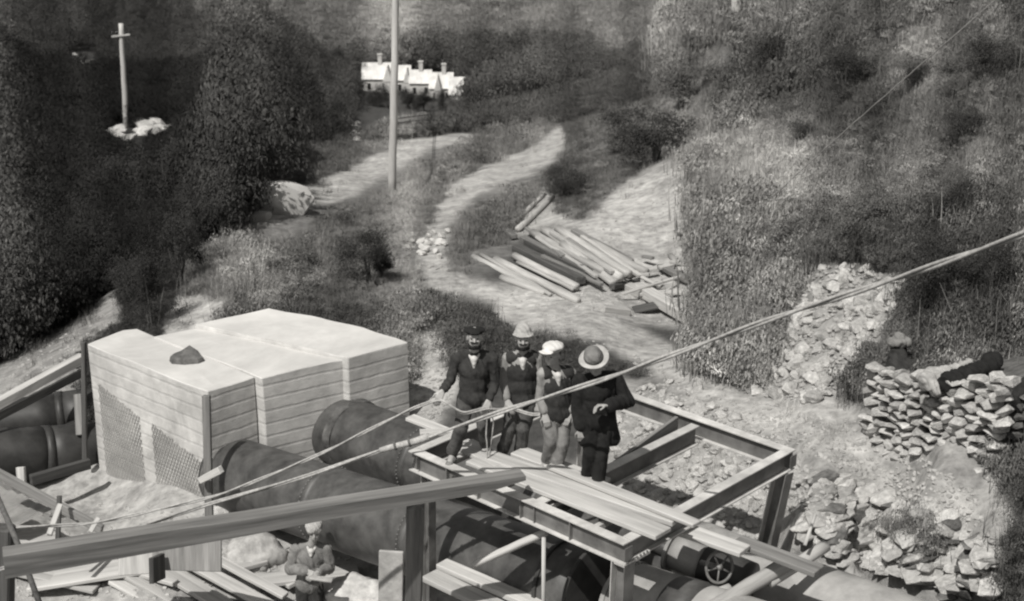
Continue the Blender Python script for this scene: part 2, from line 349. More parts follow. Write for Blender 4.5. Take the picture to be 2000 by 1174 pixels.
def rod(name, P, r, m, label=None, cat=None, parent=None, group=None, seg=10, r2=None, wob=0, smooth=True, n=1):
    P = [Vector(p) for p in P]
    if len(P) == 2:
        a, b = P; d, s, u = frame_from(b-a); Ln = (b-a).length; Q_ = [Vector((Ln*i/n, 0, 0))+Vector((0, random.uniform(-wob, wob), random.uniform(-wob, wob))) for i in range(n+1)]
        bm = bmesh.new(); add_rod(bm, Q_, r, seg, True, r2); return place_local(name, bm, m, a, d, s, u, parent, label, cat, group, smooth)
    if n > 1 and len(P) == 2:
        P = [P[0].lerp(P[1], i/n)+Vector([random.uniform(-wob, wob) for _ in range(3)]) for i in range(n+1)]
    bm = bmesh.new(); add_rod(bm, P, r, seg, True, r2); o = bm_obj(name, bm, m, parent, smooth, base=None if parent else P[0])
    return tag(o, label, cat, group) if label else o
def dupo(o, loc, rot, sc, parent=None, name=None):
    c = o.copy(); COL.objects.link(c); c.location = loc; c.rotation_euler = rot; c.scale = sc
    c.parent = parent; return c
# ------------------------------------------------------------------ terrain mesh
me = bpy.data.meshes.new('ground')
V = np.stack([GX, GY, GZ], -1).reshape(-1, 3)
idx = np.arange(NA*NL).reshape(NL, NA)
Fq = np.stack([idx[:-1, :-1], idx[:-1, 1:], idx[1:, 1:], idx[1:, :-1]], -1).reshape(-1, 4)
def np_mesh(me, V, Fq):
    k = Fq.shape[1]
    me.vertices.add(len(V)); me.vertices.foreach_set('co', np.ascontiguousarray(V, dtype=np.float32).ravel())
    me.loops.add(Fq.size); me.loops.foreach_set('vertex_index', Fq.ravel().astype(np.int32))
    me.polygons.add(len(Fq)); me.polygons.foreach_set('loop_start', np.arange(0, Fq.size, k, dtype=np.int32))
    try: me.polygons.foreach_set('loop_total', np.full(len(Fq), k, dtype=np.int32))
    except Exception: pass
    me.update(calc_edges=True); me.validate()
np_mesh(me, V, Fq)
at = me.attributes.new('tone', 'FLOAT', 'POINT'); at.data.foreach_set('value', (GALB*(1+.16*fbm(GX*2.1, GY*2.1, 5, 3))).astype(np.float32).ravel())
g = link('ground', me, M['ground'], smooth=True); tag(g, kind='structure')

# ------------------------------------------------------------------ vegetation prototypes (numpy blades and leaves)
def blades(nb, hgt, spread, wid, curve, seed, fan=.5):
    r = np.random.default_rng(seed); V = []; Fc = []
    for i in range(nb):
        t = r.uniform(0, 2*np.pi); d = np.array([np.cos(t), np.sin(t), 0]); s = np.array([-d[1], d[0], 0])
        b = np.array([r.normal(0, spread), r.normal(0, spread), -.05]); h = hgt*r.uniform(.5, 1.1); ln = r.uniform(.1, 1)*curve*h; w_ = wid*r.uniform(.6, 1.3)
        k0 = len(V)
        for q, f in enumerate((0, .55, 1.0)):
            c = b+np.array([0, 0, h])*(f-.35*f*f*ln/h)+d*(ln*f*f); ww = w_*(1-.85*f)*.5
            V += [c-s*ww, c+s*ww]
        Fc += [(k0, k0+1, k0+3, k0+2), (k0+2, k0+3, k0+5, k0+4)]
    return V, Fc
def leaves(nl, rad, hz, size, seed, hollow=.45, zc=None, lumps=5):
    r = np.random.default_rng(seed); V = []; Fc = []
    L_ = [(r.normal(0, .35)*rad, r.normal(0, .35)*rad, (r.uniform(.25, .8))*hz, r.uniform(.35, .6)*rad) for _ in range(lumps)]
    for i in range(nl):
        lx, ly, lz, lr = L_[i % lumps]
        v = r.normal(size=3); v /= np.linalg.norm(v); v[2] = abs(v[2])*.95-.25*(r.random() < .4)
        p = np.array([lx, ly, lz])+v*lr*(r.uniform(hollow, 1.08))*np.array([1, 1, hz/rad*.6])
        if p[2] < 0: p[2] = r.uniform(0, .1)*hz
        n_ = v+r.normal(0, .6, 3); n_ /= np.linalg.norm(n_); a = np.cross(n_, [0.1, .2, 1]); a /= np.linalg.norm(a); b = np.cross(n_, a)
        s = size*r.uniform(.6, 1.4); k0 = len(V)
        V += [p-a*s*.34, p+b*s*1.05-a*s*.05, p+a*s*.34, p-b*s*1.05]
        Fc.append((k0, k0+1, k0+2, k0+3))
    return V, Fc
PROTO = bpy.data.collections.new('plant_library')
def proto(name, VF, m, plist):
    V_, F_ = VF; me = bpy.data.meshes.new(name); me.from_pydata([tuple(v) for v in V_], [], F_); me.materials.append(m); me.update()
    o = bpy.data.objects.new(name, me); plist.append(o); return o
P_grass, P_scrub, P_dark, P_tuss = [], [], [], []
for i in range(4): proto('grass_tuft', blades(46, .30, .13, .014, .7, 10+i), M['leaf'], P_grass)
for i in range(4): proto('scrub_clump', leaves(560, .5, .55, .029, 30+i), M['leaf'], P_scrub)
for i in range(2):
    a = leaves(280, .5, .5, .03, 40+i); b = blades(50, .75, .22, .02, .5, 45+i); k = len(a[0])
    proto('scrub_clump', (a[0]+b[0], a[1]+[tuple(q+k for q in f) for f in b[1]]), M['leaf'], P_scrub)
for i in range(5): proto('dark_clump', leaves(700, .5, .9+.15*i, .031, 50+i, lumps=7), M['leaf'], P_dark)
for i in range(4): proto('tussock', blades(120, .52, .19, .013, .75, 60+i), M['leaf'], P_tuss)
for i in range(1):
    a = leaves(280, .5, .5, .03, 70+i); b = blades(40, .75, .22, .02, .6, 75+i); k = len(a[0])
    proto('tussock', (a[0]+b[0], a[1]+[tuple(q+k for q in f) for f in b[1]]), M['leaf'], P_tuss)
def scatter(name, protos, P, sc, tone, rz, label_kind='stuff'):
    me = bpy.data.meshes.new(name); me.vertices.add(len(P)); me.vertices.foreach_set('co', P.astype(np.float32).ravel())
    for nm, arr in (('tone', tone), ('scl', sc), ('rz', rz)):
        a = me.attributes.new(nm, 'FLOAT', 'POINT'); a.data.foreach_set('value', arr.astype(np.float32))
    o = bpy.data.objects.new(name, me); COL.objects.link(o); o['kind'] = label_kind
    coll = bpy.data.collections.new(name+'_kinds')
    for p in protos: coll.objects.link(p)
    ng = bpy.data.node_groups.new(name, 'GeometryNodeTree')
    ng.interface.new_socket('Geometry', in_out='INPUT', socket_type='NodeSocketGeometry'); ng.interface.new_socket('Geometry', in_out='OUTPUT', socket_type='NodeSocketGeometry')
    N = ng.nodes; L = ng.links; gi = N.new('NodeGroupInput'); go = N.new('NodeGroupOutput')
    m2p = N.new('GeometryNodeMeshToPoints'); iop = N.new('GeometryNodeInstanceOnPoints'); ci = N.new('GeometryNodeCollectionInfo')
    ci.inputs['Collection'].default_value = coll; ci.inputs['Separate Children'].default_value = True; ci.inputs['Reset Children'].default_value = True
    iop.inputs['Pick Instance'].default_value = True
    def attr(nm):
        q = N.new('GeometryNodeInputNamedAttribute'); q.data_type = 'FLOAT'; q.inputs['Name'].default_value = nm; return q.outputs['Attribute']
    cx = N.new('ShaderNodeCombineXYZ'); L.new(attr('rz'), cx.inputs[2])
    L.new(gi.outputs[0], m2p.inputs['Mesh']); L.new(m2p.outputs[0], iop.inputs['Points']); L.new(ci.outputs[0], iop.inputs['Instance'])
    L.new(cx.outputs[0], iop.inputs['Rotation']); L.new(attr('scl'), iop.inputs['Scale']); L.new(iop.outputs[0], go.inputs[0])
    md = o.modifiers.new('scatter', 'NODES'); md.node_group = ng
    return o
# candidate points uniform in (x/y, ln y)
NP = 230000
ca = RNG.uniform(-.46, .46, NP); cl = RNG.uniform(math.log(13), math.log(620), NP)
cy = np.exp(cl); cx_ = ca*cy; cz = heightv(cx_, cy)
pxs, pys = proj(cx_, cy, cz)
ok = (pys > -330) & (pys < 1500)
ca, cy, cx_, cz = ca[ok], cy[ok], cx_[ok], cz[ok]
kz = zone(cx_, cy, cz)
keep = RNG.random(len(kz)) < DEN[kz]
# keep plants off the block, the frame, the timber pile and the wall
BLK = [(-6.58,21.89),(-4.35,19.96),(-1.63,21.98),(-4.02,23.54),(-6.0,22.5)]
keep &= ~inpoly(cx_, cy, [(-6.9,21.8),(-4.35,19.6),(-1.3,21.98),(-4.02,23.9),(-6.0,22.9)])
keep &= ~inpoly(cx_, cy, [(-1.8,16.1),(1.1,13.2),(3.9,16.1),(1,19.0)])
TIMB = [tuple(hit(*q)[:2]) for q in ((900,500),(1130,430),(1420,640),(1150,650))]
keep &= ~inpoly(cx_, cy, TIMB)
cy, cx_, cz, kz = cy[keep], cx_[keep], cz[keep], kz[keep]
patch = fbm(cx_/np.clip(cy*.06, 1, 30), cy/np.clip(cy*.06, 1, 30)*.6, 31, 3)
fine = RNG.normal(0, 1, len(cy))
midp = fbm(cx_/np.clip(cy*.018, .3, 8), cy/np.clip(cy*.030, .5, 12), 57, 2)
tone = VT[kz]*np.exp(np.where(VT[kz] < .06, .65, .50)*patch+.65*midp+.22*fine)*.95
sz = np.clip((cy/38)**.62, .5, 4.0)*np.exp(.22*fbm(cx_/np.clip(cy*.03, .6, 20)+9, cy/np.clip(cy*.03, .6, 20), 77, 2))
sz = sz*np.where(VT[kz] < .1, np.exp(.5*patch), 1)
sz = np.where(kz == ZN.index('midg'), sz*.75, sz)
sty = STY[kz]
swap = RNG.random(len(cy))
sty = np.where((sty == 2) & (swap < .22) & (cy < 90), 4, sty)
sty = np.where((sty == 4) & (swap > .75), 2, sty)
sty = np.where((sty == 1) & (swap > .93) & (DEN[kz] > .5), 2, sty)
PPX, PPY = proj(cx_, cy, cz)
def blob(x, y, rx, ry): return np.exp(-((PPX-x)/rx)**2-((PPY-y)/ry)**2)
# hand-placed patches of darker and paler plant tone
for (x, y, rx, ry, f) in ((1600,180,200,90,.6),(1480,130,120,70,.6),(1700,260,120,50,.6),(1900,230,110,70,.6),(1850,560,160,110,.5),(1480,600,90,70,.6),(1700,560,90,50,.6),(1270,270,110,60,.45),(1110,360,60,35,.35),(1560,210,130,60,.55),(1420,160,110,70,.7),(1900,600,130,90,.45),(1820,440,120,90,.65),(1940,140,80,60,.55),(1300,650,50,30,.7),(1450,520,80,60,.8),
                          (1650,400,90,50,1.5),(1790,140,60,40,2.0),(1600,80,60,40,.8),(1400,300,70,40,1.5),(1530,590,50,40,1.5),(1240,100,80,40,1.4),(1000,20,300,40,1.25),(1620,300,120,40,1.35),(400,450,60,40,1.4),(430,530,60,40,1.2)):
    tone = tone*(1+(f-1)*blob(x, y, rx, ry))
tone = np.clip(tone, .012, .5)
rz = RNG.uniform(0, 6.28, len(cy))
PZX, PZY = proj(cx_, cy, cz+.22*sz)
top_k = zone(cx_, cy, cz+.22*sz)
top_k2 = zone(cx_, cy, cz+.5*sz)
keep2 = (top_k != ZN.index('rub')) | (kz == ZN.index('rub')) | (cy < 17)
keep2 &= (kz == ZN.index('bare')) | ~(((top_k == ZN.index('bare')) | ((top_k2 == ZN.index('bare')) & (sty != 1))) & (cy < 75))
for (x, y, rx, ry, y0, y1) in ((240,285,50,42,60,140),(300,266,45,30,60,140),(405,285,50,28,60,140),(693,262,22,36,60,400),(806,215,128,80,66,330),(160,122,42,30,60,400),(90,158,30,16,60,400),(547,412,62,42,25,60),(840,500,42,30,25,60),(1160,540,240,105,26,36),(1580,690,90,90,17,26),(1437,100,30,54,25,60),(1820,870,150,110,10,18.6)):
    keep2 &= ~((((PZX-x)/rx)**2+((PZY-y)/ry)**2 < 1) & (cy > y0) & (cy < y1))
keep2 &= ~((cy < 22.8) & (PZX < 1240))
keep2 &= ~((cy < 22) & (PZX > 1150) & (PZX < 1945) & (kz == ZN.index('scrub')) & (PZY > 790))
sz = np.where((top_k2 == ZN.index('bare')) & (cy < 75), sz*.5, sz)
cx_, cy, cz, kz, sty, sz, tone = [q[keep2] for q in (cx_, cy, cz, kz, sty, sz, tone)]
sz = np.where((sty == 1), sz*.7, np.where((sty != 3) & (cy < 80), np.minimum(sz*.68, 1.15), sz))
rz = RNG.uniform(0, 6.28, len(cy))
def sub(mask): return np.stack([cx_[mask], cy[mask], cz[mask]-.04*sz[mask]], -1)
m1 = (sty == 1); scatter('dry_grass', P_grass, sub(m1), (sz*RNG.uniform(.7, 1.5, len(sz)))[m1], tone[m1], rz[m1])
m2 = (sty == 2); scatter('hillside_scrub', P_scrub, sub(m2), (sz*RNG.uniform(.6, 1.35, len(sz)))[m2], tone[m2], rz[m2])
m3 = (sty == 3) & (RNG.random(len(sz)) < .6); scatter('dark_gorge_bush', P_dark, sub(m3), (sz*RNG.uniform(.7, 1.6, len(sz)))[m3], tone[m3], rz[m3])
m4 = (sty == 4); scatter('tussock_cover', P_tuss, sub(m4), (sz*RNG.uniform(.55, 1.15, len(sz)))[m4], tone[m4], rz[m4])
# ================================================================== concrete anchor block
ZT = -.85
def prism(bm, plan, z0, z1):
    lo = [bm.verts.new((p[0], p[1], z0)) for p in plan]; hi = [bm.verts.new((p[0], p[1], z1)) for p in plan]; k = len(plan)
    bm.faces.new(lo[::-1]); bm.faces.new(hi)
    for i in range(k): bm.faces.new((lo[i], lo[(i+1) % k], hi[(i+1) % k], hi[i]))
def rough_block(name, plan, z0, z1, m, parent, top=None, bev=.012, cuts=4, amp=.006, seed=1):
    bm = bmesh.new(); prism(bm, plan, z0, z1)
    bmesh.ops.bevel(bm, geom=[e for e in bm.edges], offset=bev, segments=1, affect='EDGES')
    bmesh.ops.triangulate(bm, faces=[f for f in bm.faces if len(f.verts) > 4])
    bmesh.ops.subdivide_edges(bm, edges=[e for e in bm.edges if e.calc_length() > .3], cuts=cuts, use_grid_fill=True)
    rr = random.Random(seed)
    for v in bm.verts:
        n_ = fbm(np.array([v.co.x*2.3+v.co.z]), np.array([v.co.y*2.3-v.co.z*1.3]), seed, 3)[0]
        v.co += Vector((n_*amp*1.2, n_*amp, n_*amp*1.4))
    o = bm_obj(name, bm, m, parent)
    if top is not None:
        o.data.materials.append(top)
        for p in o.data.polygons:
            if p.normal.z > .7: p.material_index = 1
    return o
def on(px, py, z=ZT):
    p = atz(px, py, z); return (p.x, p.y)
block = thing('anchor_block', 'large stepped pale concrete anchor block clamping the pipes, dark jagged slab on top', 'concrete block', (-4.35, 19.96, -3.4))
pL = on(170, 672); pN = on(405, 765); pS = on(497, 736); pSB = on(268, 642); pLB = on(240, 645)
rough_block('front_wall', [pL, pN, pS, pSB, pLB], -3.75, ZT, M['concrete'], block, M['concrete_top'], seed=3)
q1 = on(512, 738, -.83); q2 = on(700, 697, -.83); q3 = on(528, 662, -.83); q4 = on(400, 625, -.83); q5 = on(300, 657, -.83); q1b = on(330, 668, -.83)
rough_block('middle_slab', [q1, on(642, 709, -.83), on(690, 700, -.83), q3, on(430, 630, -.83), q5], -3.7, -.83, M['concrete'], block, M['concrete_top'], seed=5)
rough_block('rear_slab', [on(680, 698, -.76), on(797, 668, -.76), on(690, 634, -.76), on(610, 617, -.76), on(525, 602, -.76), on(380, 634, -.76), on(532, 664, -.76)], -3.7, -.76, M['concrete'], block, M['concrete_top'], seed=7)
# lift joints: shallow board-marked courses on the right-hand face
def facept(px, z):                                   # point on the right-hand face below image column px at height z
    a = Vector((q1[0], q1[1], 0)); b = Vector(on(797, 668, -.76)+(0,)); t = (px-512)/285.0
    p = a.lerp(b, t); return Vector((p.x, p.y, z))
nrm = Vector((.6, -.8, 0))
# lattice of reinforcing mesh pressed into the left-hand face
nl = Vector((pN[1]-pL[1], -(pN[0]-pL[0]), 0)).normalized()
if nl.y > 0: nl = -nl
def lf(s, z): p = Vector((pL[0], pL[1], 0)).lerp(Vector((pN[0], pN[1], 0)), s)+nl*.012; p.z = z; return p
for (s0, s1, zt0, zt1, zb) in ((.07, .42, -1.42, -1.72, -3.1), (.52, .97, -1.72, -2.05, -3.3)):
    bm = bmesh.new(); ln_ = (Vector((pN[0], pN[1], 0))-Vector((pL[0], pL[1], 0))).length; st_ = .062
    top_ = lambda s: zt0+(zt1-zt0)*(s-s0)/(s1-s0)
    for sgn in (-1, 1):
        c = -6.0
        while c < 6.0:
            run = []
            for k in range(0, 61):
                s = s0+(s1-s0)*k/60; z = -2.4+sgn*(s-s0)*ln_*1.9+c
                if zb < z < top_(s): run.append(lf(s, z+.006*math.sin(s*60+c*9)))
            if len(run) > 2: add_rod(bm, [run[0], run[len(run)//2], run[-1]], .0065, 4, False)
            c += st_*2
    o = bm_obj('reinforcing_mesh', bm, M['lattice'], block); o['kind'] = 'stuff'
# mortar collars where the pipes leave the block
def collar(c, d, r, name, par):
    bm = bmesh.new(); d, s, u = frame_from(d); k = 40; ri = []
    for (rr, off) in ((r*1.0, .02), (r*1.02, .02), (r*1.05, -.12)):
        ri.append([bm.verts.new(c+d*off+(s*math.cos(t)+u*math.sin(t))*(rr+.012*math.sin(t*7)+.015*math.sin(t*3))) for t in [2*math.pi*q/k for q in range(k)]])
    for A_, B_ in zip(ri[:-1], ri[1:]):
        for q in range(k): bm.faces.new((A_[q], A_[(q+1) % k], B_[(q+1) % k], B_[q]))
    return bm_obj(name, bm, M['stone_dk'], par, True)
# slab lying on the block
def rock_mesh(name, seed, flat=1, n_=16, m=None):
    r = random.Random(seed); bm = bmesh.new()
    for _ in range(n_):
        v = Vector((r.gauss(0, 1), r.gauss(0, 1), r.gauss(0, 1))).normalized()*r.uniform(.8, 1.05)
        bm.verts.new((v.x*.5, v.y*.5, v.z*.5*flat))
    h = bmesh.ops.convex_hull(bm, input=bm.verts); bmesh.ops.delete(bm, geom=[g_ for g_ in h['geom_interior'] if isinstance(g_, bmesh.types.BMVert)], context='VERTS')
    bmesh.ops.bevel(bm, geom=[e for e in bm.edges if e.calc_face_angle(0) > .7], offset=.022, segments=1, affect='EDGES')
    me = bpy.data.meshes.new(name); bm.to_mesh(me); bm.free(); me.materials.append(m or M['stone']); return me
sc_ = thing('stone_slab', 'jagged grey stone slab lying on top of the concrete block', 'stone', atz(365, 705, ZT))
bm = bmesh.new(); r = random.Random(4)
out = [(-.26, -.02), (-.2, -.13), (.0, -.17), (.2, -.12), (.27, -.03), (.17, .10), (.02, .19), (-.1, .08), (-.22, .09)]
c0 = BASES['stone_slab']; lo = [bm.verts.new(c0+Vector((x, y, .005))) for x, y in out]; hi = [bm.verts.new(c0+Vector((x*.93, y*.9, .07+.10*max(0, 1-abs(x-.04)*4)*(y > 0)+r.uniform(0, .03)))) for x, y in out]
pk = bm.verts.new(c0+Vector((.03, .02, .13)))
for i in range(9): bm.faces.new((lo[i], lo[(i+1) % 9], hi[(i+1) % 9], hi[i])); bm.faces.new((hi[i], hi[(i+1) % 9], pk))
bm.faces.new(lo[::-1]); bm_obj('slab', bm, M['stone_dk'], sc_)

# ================================================================== pipes
def pipe(bm, a, b, r, seg=64, rings=24, cap=True):
    d, s, u = frame_from(b-a); R_ = []
    for i in range(rings+1):
        c = a.lerp(b, i/rings); R_.append([bm.verts.new(c+(s*math.cos(t)+u*math.sin(t))*r) for t in [2*math.pi*q/seg for q in range(seg)]])
    for A_, B_ in zip(R_[:-1], R_[1:]):
        for q in range(seg): bm.faces.new((A_[q], A_[(q+1) % seg], B_[(q+1) % seg], B_[q]))
    if cap: bm.faces.new(R_[0][::-1]); bm.faces.new(R_[-1])
def band(name, c, d, r, th, ln, m, par, smooth=False):
    bm = bmesh.new(); pipe(bm, c-d*ln/2, c+d*ln/2, r+th, 64, 1); return bm_obj(name, bm, m, par, smooth)
def rivets(c, d, r, par, k=56):
    bm = bmesh.new(); _, s, u = frame_from(d)
    for q in range(k):
        t = 2*math.pi*q/k; n_ = s*math.cos(t)+u*math.sin(t); mtx = Matrix.Translation(c+n_*r)
        bmesh.ops.create_icosphere(bm, subdivisions=1, radius=.013, matrix=mtx)
    o = bm_obj('rivet_row', bm, M['steel'], par); o['kind'] = 'stuff'; return o
R1 = .54
d1 = (P1B-P1A).normalized(); d2 = (P2B-P2A).normalized()
pp = thing('penstock_pipe', 'big riveted dark steel pipe nearest the camera, running from the block under the steel frame', 'pipe', P1A, 'large steel pipes')
e1 = P1B+d1*.30
bm = bmesh.new(); pipe(bm, P1A-d1*.1, e1, R1); bm_obj('shell', bm, M['pipe'], pp, True)
for tt in (2.3, 4.3): band('lap_joint', P1A+d1*tt, d1, R1, .008, .14, M['pipe'], pp, True); rivets(P1A+d1*(tt-.05), d1, R1+.012, pp); 
band('flange', e1, d1, R1, .07, .05, M['pipe_dk'], pp); band('flange', e1-d1*.5, d1, R1, .03, .05, M['pipe_dk'], pp); collar(P1A+d1*.12, d1, R1, 'mortar_collar', block)
pp3 = thing('penstock_pipe', 'pale dusty riveted pipe length at the bottom edge beyond the flange gap', 'pipe', e1+d1*.45, 'large steel pipes')
bm = bmesh.new(); pipe(bm, e1+d1*.42, e1+d1*4, R1*.93); bm_obj('shell', bm, M['pipe_lt'], pp3, True)
band('end_rim', e1+d1*.46, d1, R1*.93, .018, .06, M['pipe_lt'], pp3); rivets(e1+d1*.55, d1, R1*.93, pp3); band('lap_joint', e1+d1*1.35, d1, R1*.93, .01, .4, M['pipe'], pp3, True)
pp2 = thing('penstock_pipe', 'big dark steel pipe entering the right face of the block, behind the nearest pipe', 'pipe', P2A, 'large steel pipes')
e2 = P2A+d2*6.6
bm = bmesh.new(); pipe(bm, P2A-d2*.5, e2, R1); bm_obj('shell', bm, M['pipe'], pp2, True)
for tt in (1.7, 4.2): band('lap_joint', P2A+d2*tt, d2, R1, .008, .14, M['pipe'], pp2, True); rivets(P2A+d2*(tt-.05), d2, R1+.012, pp2)
collar(P2A+d2*.1, d2, R1, 'mortar_collar', block)
pp4 = thing('penstock_pipe', 'broad pale pipe top at the lower right below the rock face', 'pipe', e2, 'large steel pipes')
bm = bmesh.new(); pipe(bm, e2+d2*.03, e2+d2*6, R1); bm_obj('shell', bm, M['pipe_lt'], pp4, True)
band('lap_joint', e2+d2*.1, d2, R1, .012, .2, M['pipe_lt'], pp4, True)
# dark bent pipes leaving the block on the left
for (q0, q1_, q2_, lab, rr) in (((250, 872, 22.7), (90, 886, 22.0), (-150, 895, 21.2), 'dark pipe leaving the left side of the block, lower of two', .44),
                                ((300, 785, 23.6), (120, 812, 23.2), (-150, 850, 22.6), 'dark pipe leaving the left side of the block, partly behind the lower one', .40)):
    A_, B_, C_ = aty(*q0), aty(*q1_), aty(*q2_); pt = thing('penstock_pipe', lab, 'pipe', B_, 'large steel pipes')
    bm = bmesh.new(); pipe(bm, A_, B_, rr, 48, 6); bm_obj('shell', bm, M['pipe_dk'], pt, True)
    bm = bmesh.new(); pipe(bm, B_, C_, rr*.985, 48, 6); bm_obj('bend', bm, M['pipe_dk'], pt, True); band('lap_joint', B_, (C_-A_).normalized(), rr, .012, .12, M['pipe_dk'], pt, True)
# ================================================================== steel frame platform
fr = thing('steel_frame', 'square frame of pale steel I-beams over the pipes, carrying the men', 'steel frame', atz(1217, 1056, -.2))
cA, cB, cC, cD = (atz(*q, 0) for q in ((812, 880), (1217, 1056), (1540, 878), (1142, 739)))
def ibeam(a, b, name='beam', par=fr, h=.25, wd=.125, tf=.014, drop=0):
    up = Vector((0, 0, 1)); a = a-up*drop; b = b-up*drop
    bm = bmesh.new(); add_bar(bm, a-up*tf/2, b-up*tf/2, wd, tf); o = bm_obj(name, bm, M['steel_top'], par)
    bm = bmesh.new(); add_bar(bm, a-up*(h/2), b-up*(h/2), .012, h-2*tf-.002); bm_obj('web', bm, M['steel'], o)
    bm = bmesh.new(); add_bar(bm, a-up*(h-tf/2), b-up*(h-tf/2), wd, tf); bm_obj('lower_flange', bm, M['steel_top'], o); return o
uu = (cB-cA).normalized(); vv = (cC-cB).normalized()
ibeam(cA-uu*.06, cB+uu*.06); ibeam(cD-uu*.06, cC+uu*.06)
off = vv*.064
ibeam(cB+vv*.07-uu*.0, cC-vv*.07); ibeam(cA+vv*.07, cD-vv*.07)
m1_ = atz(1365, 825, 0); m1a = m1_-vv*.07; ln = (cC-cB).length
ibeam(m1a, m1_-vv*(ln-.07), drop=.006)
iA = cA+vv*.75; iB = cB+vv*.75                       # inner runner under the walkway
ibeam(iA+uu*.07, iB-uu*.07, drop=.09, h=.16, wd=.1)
for t in (.12, .4, .62, .84):                        # short cross ties seen in the gap beside the walkway
    p = cA.lerp(cB, t)-Vector((0, 0, .1)); bm = bmesh.new(); add_bar(bm, p+vv*.07, p+vv*.70, .07, .05, jit=.003); bm_obj('cross_tie', bm, M['steel_top'], fr)
for (c, ) in ((cA,), (cC,), (cB,)):                    # bolted corner plates
    bm = bmesh.new(); add_bar(bm, c+uu*.075-Vector((0, 0, .05)), c+uu*.075-Vector((0, 0, .2)), .12, .01, up=uu); bm_obj('gusset', bm, M['steel'], fr)
# stiffeners on the near web
for t in (.18, .34, .55, .78):
    p = cA.lerp(cB, t)-vv*.03; bm = bmesh.new(); add_bar(bm, p-Vector((0, 0, .016)), p-Vector((0, 0, .234)), .05, .012, up=uu); bm_obj('stiffener', bm, M['steel'], fr)
# legs
def hleg(a, b, wd, name='leg'):
    d, s, u = frame_from(b-a, vv); bm = bmesh.new()
    add_bar(bm, a+s*wd/2, b+s*wd/2, .012, wd, up=u); o = bm_obj(name, bm, M['steel'], fr)
    bm = bmesh.new(); add_bar(bm, a-s*wd/2, b-s*wd/2, .012, wd, up=u); bm_obj('leg_flange', bm, M['steel_top'], o)  # sunward flange painted paler than its twin, as if lit
    bm = bmesh.new(); add_bar(bm, a, b, wd-.03, .012, up=u); bm_obj('leg_web', bm, M['steel'], o)
lc = cC-Vector((0, 0, .25))-vv*.08; hleg(lc, aty(1462, 1230, lc.y-.1), .17)
lb = cB-Vector((.02, 0, .25)); hleg(lb+vv*.04, Vector((lb.x-.05, lb.y, -3.3)), .17)
la = cA-Vector((0, 0, .25)); hleg(la+vv*.1+uu*.1, Vector((la.x+.1, la.y+.2, -2.9)), .12)
ld = cD-Vector((0, 0, .25)); hleg(ld, Vector((ld.x, ld.y, -2.4)), .12)
# cap bracket with bolts on the near corner leg
bm = bmesh.new(); add_bar(bm, lb-vv*.05+uu*.02, lb+vv*.38+uu*.02, .14, .03); bm_obj('bracket', bm, M['steel_top'], fr)
bm = bmesh.new()
for k in range(7):
    p = lb+vv*(k*.055)+uu*.09+Vector((0, 0, .02)); add_rod(bm, [p, p+Vector((0, 0, .02))], .012, 6)
bm_obj('bolt_row', bm, M['steel'], fr)['kind'] = 'stuff'
# ================================================================== boards on and round the frame
up = Vector((0, 0, 1))
wg = 'walkway boards on the frame'
def board_px(a, b, za, zb, wd, th, m, lab, cat='board', grp=None, bev=.008, name='board'):
    A_ = atz(a[0], a[1], za); B_ = atz(b[0], b[1], zb); return bar(name, A_-up*th/2, B_-up*th/2, wd, th, m, lab, cat, None, grp, bev=bev)
board_px((925, 893), (1296, 1038), .06, .06, .27, .055, M['wood_lt'], 'front board of the walkway the men stand on', grp=wg, name='walkway_board')
board_px((960, 888), (1325, 1012), .065, .065, .24, .055, M['wood_lt'], 'middle board of the walkway, just behind the front one', grp=wg, name='walkway_board')
board_px((1075, 905), (1362, 1020), .12, .12, .15, .045, M['wood_lt'], 'narrow upper board lapped over the walkway end', grp=wg, name='walkway_board')
board_px((1010, 878), (1180, 940), .06, .06, .25, .05, M['wood_lt'], 'rear walkway board behind the feet of the two right-hand men', grp=wg, name='walkway_board')
board_px((905, 862), (985, 905), .06, .06, .28, .06, M['wood_lt'], 'short pale board between the legs of the man in the dark cap', grp=wg, name='walkway_board')
board_px((1300, 1018), (1455, 1072), -.30, -.32, .24, .06, M['wood_lt'], 'pale plank running on below the walkway towards the leaning leg')
board_px((1440, 1050), (1600, 1112), -.36, -.38, .2, .06, M['wood'], 'plank end poking out to the right past the leaning steel leg')
board_px((1195, 905), (1322, 812), -.02, .05, .05, .26, M['wood'], 'wide grey plank set on edge along the middle beam')
board_px((820, 842), (905, 838), -.02, -.02, .12, .05, M['wood_lt'], 'pale board end beside the top corner of the frame')
board_px((800, 812), (900, 850), -.25, -.25, .16, .05, M['wood_lt'], 'pale board lying over the pipe at the rear corner of the frame')
# the long foreground beam and its post
bA = atz(1003, 925, .34); bB = atz(5, 1078, .32)
bm = bmesh.new(); _d, _s, _u = frame_from(bB-bA); Lb = (bB-bA).length; prof = []
for (t, th, dz) in ((-.02, .05, 0), (.05, .11, 0), (.10, .13, .003), (.39, .15, .004), (.55, .18, -.006), (.7, .205, .004), (.9, .235, .002), (1, .24, 0)):
    prof.append([bm.verts.new((Lb*t, i*.105, dz-th*j)) for (i, j) in ((-1, 0), (1, 0), (1, 1), (-1, 1))])
for p_, q_ in zip(prof[:-1], prof[1:]):
    for i in range(4): bm.faces.new((p_[i], p_[(i+1) % 4], q_[(i+1) % 4], q_[i]))
bm.faces.new(prof[0][::-1]); bm.faces.new(prof[-1]); bmesh.ops.bevel(bm, geom=[e for e in bm.edges if len(e.link_faces) == 2 and e.calc_face_angle(0) > .8], offset=.012, segments=1, affect='EDGES')
place_local('timber_beam', bm, M['wood'], bA, _d, _s, _u, None, 'long squared timber beam crossing the whole lower left, over a post', 'timber beam', None, False)
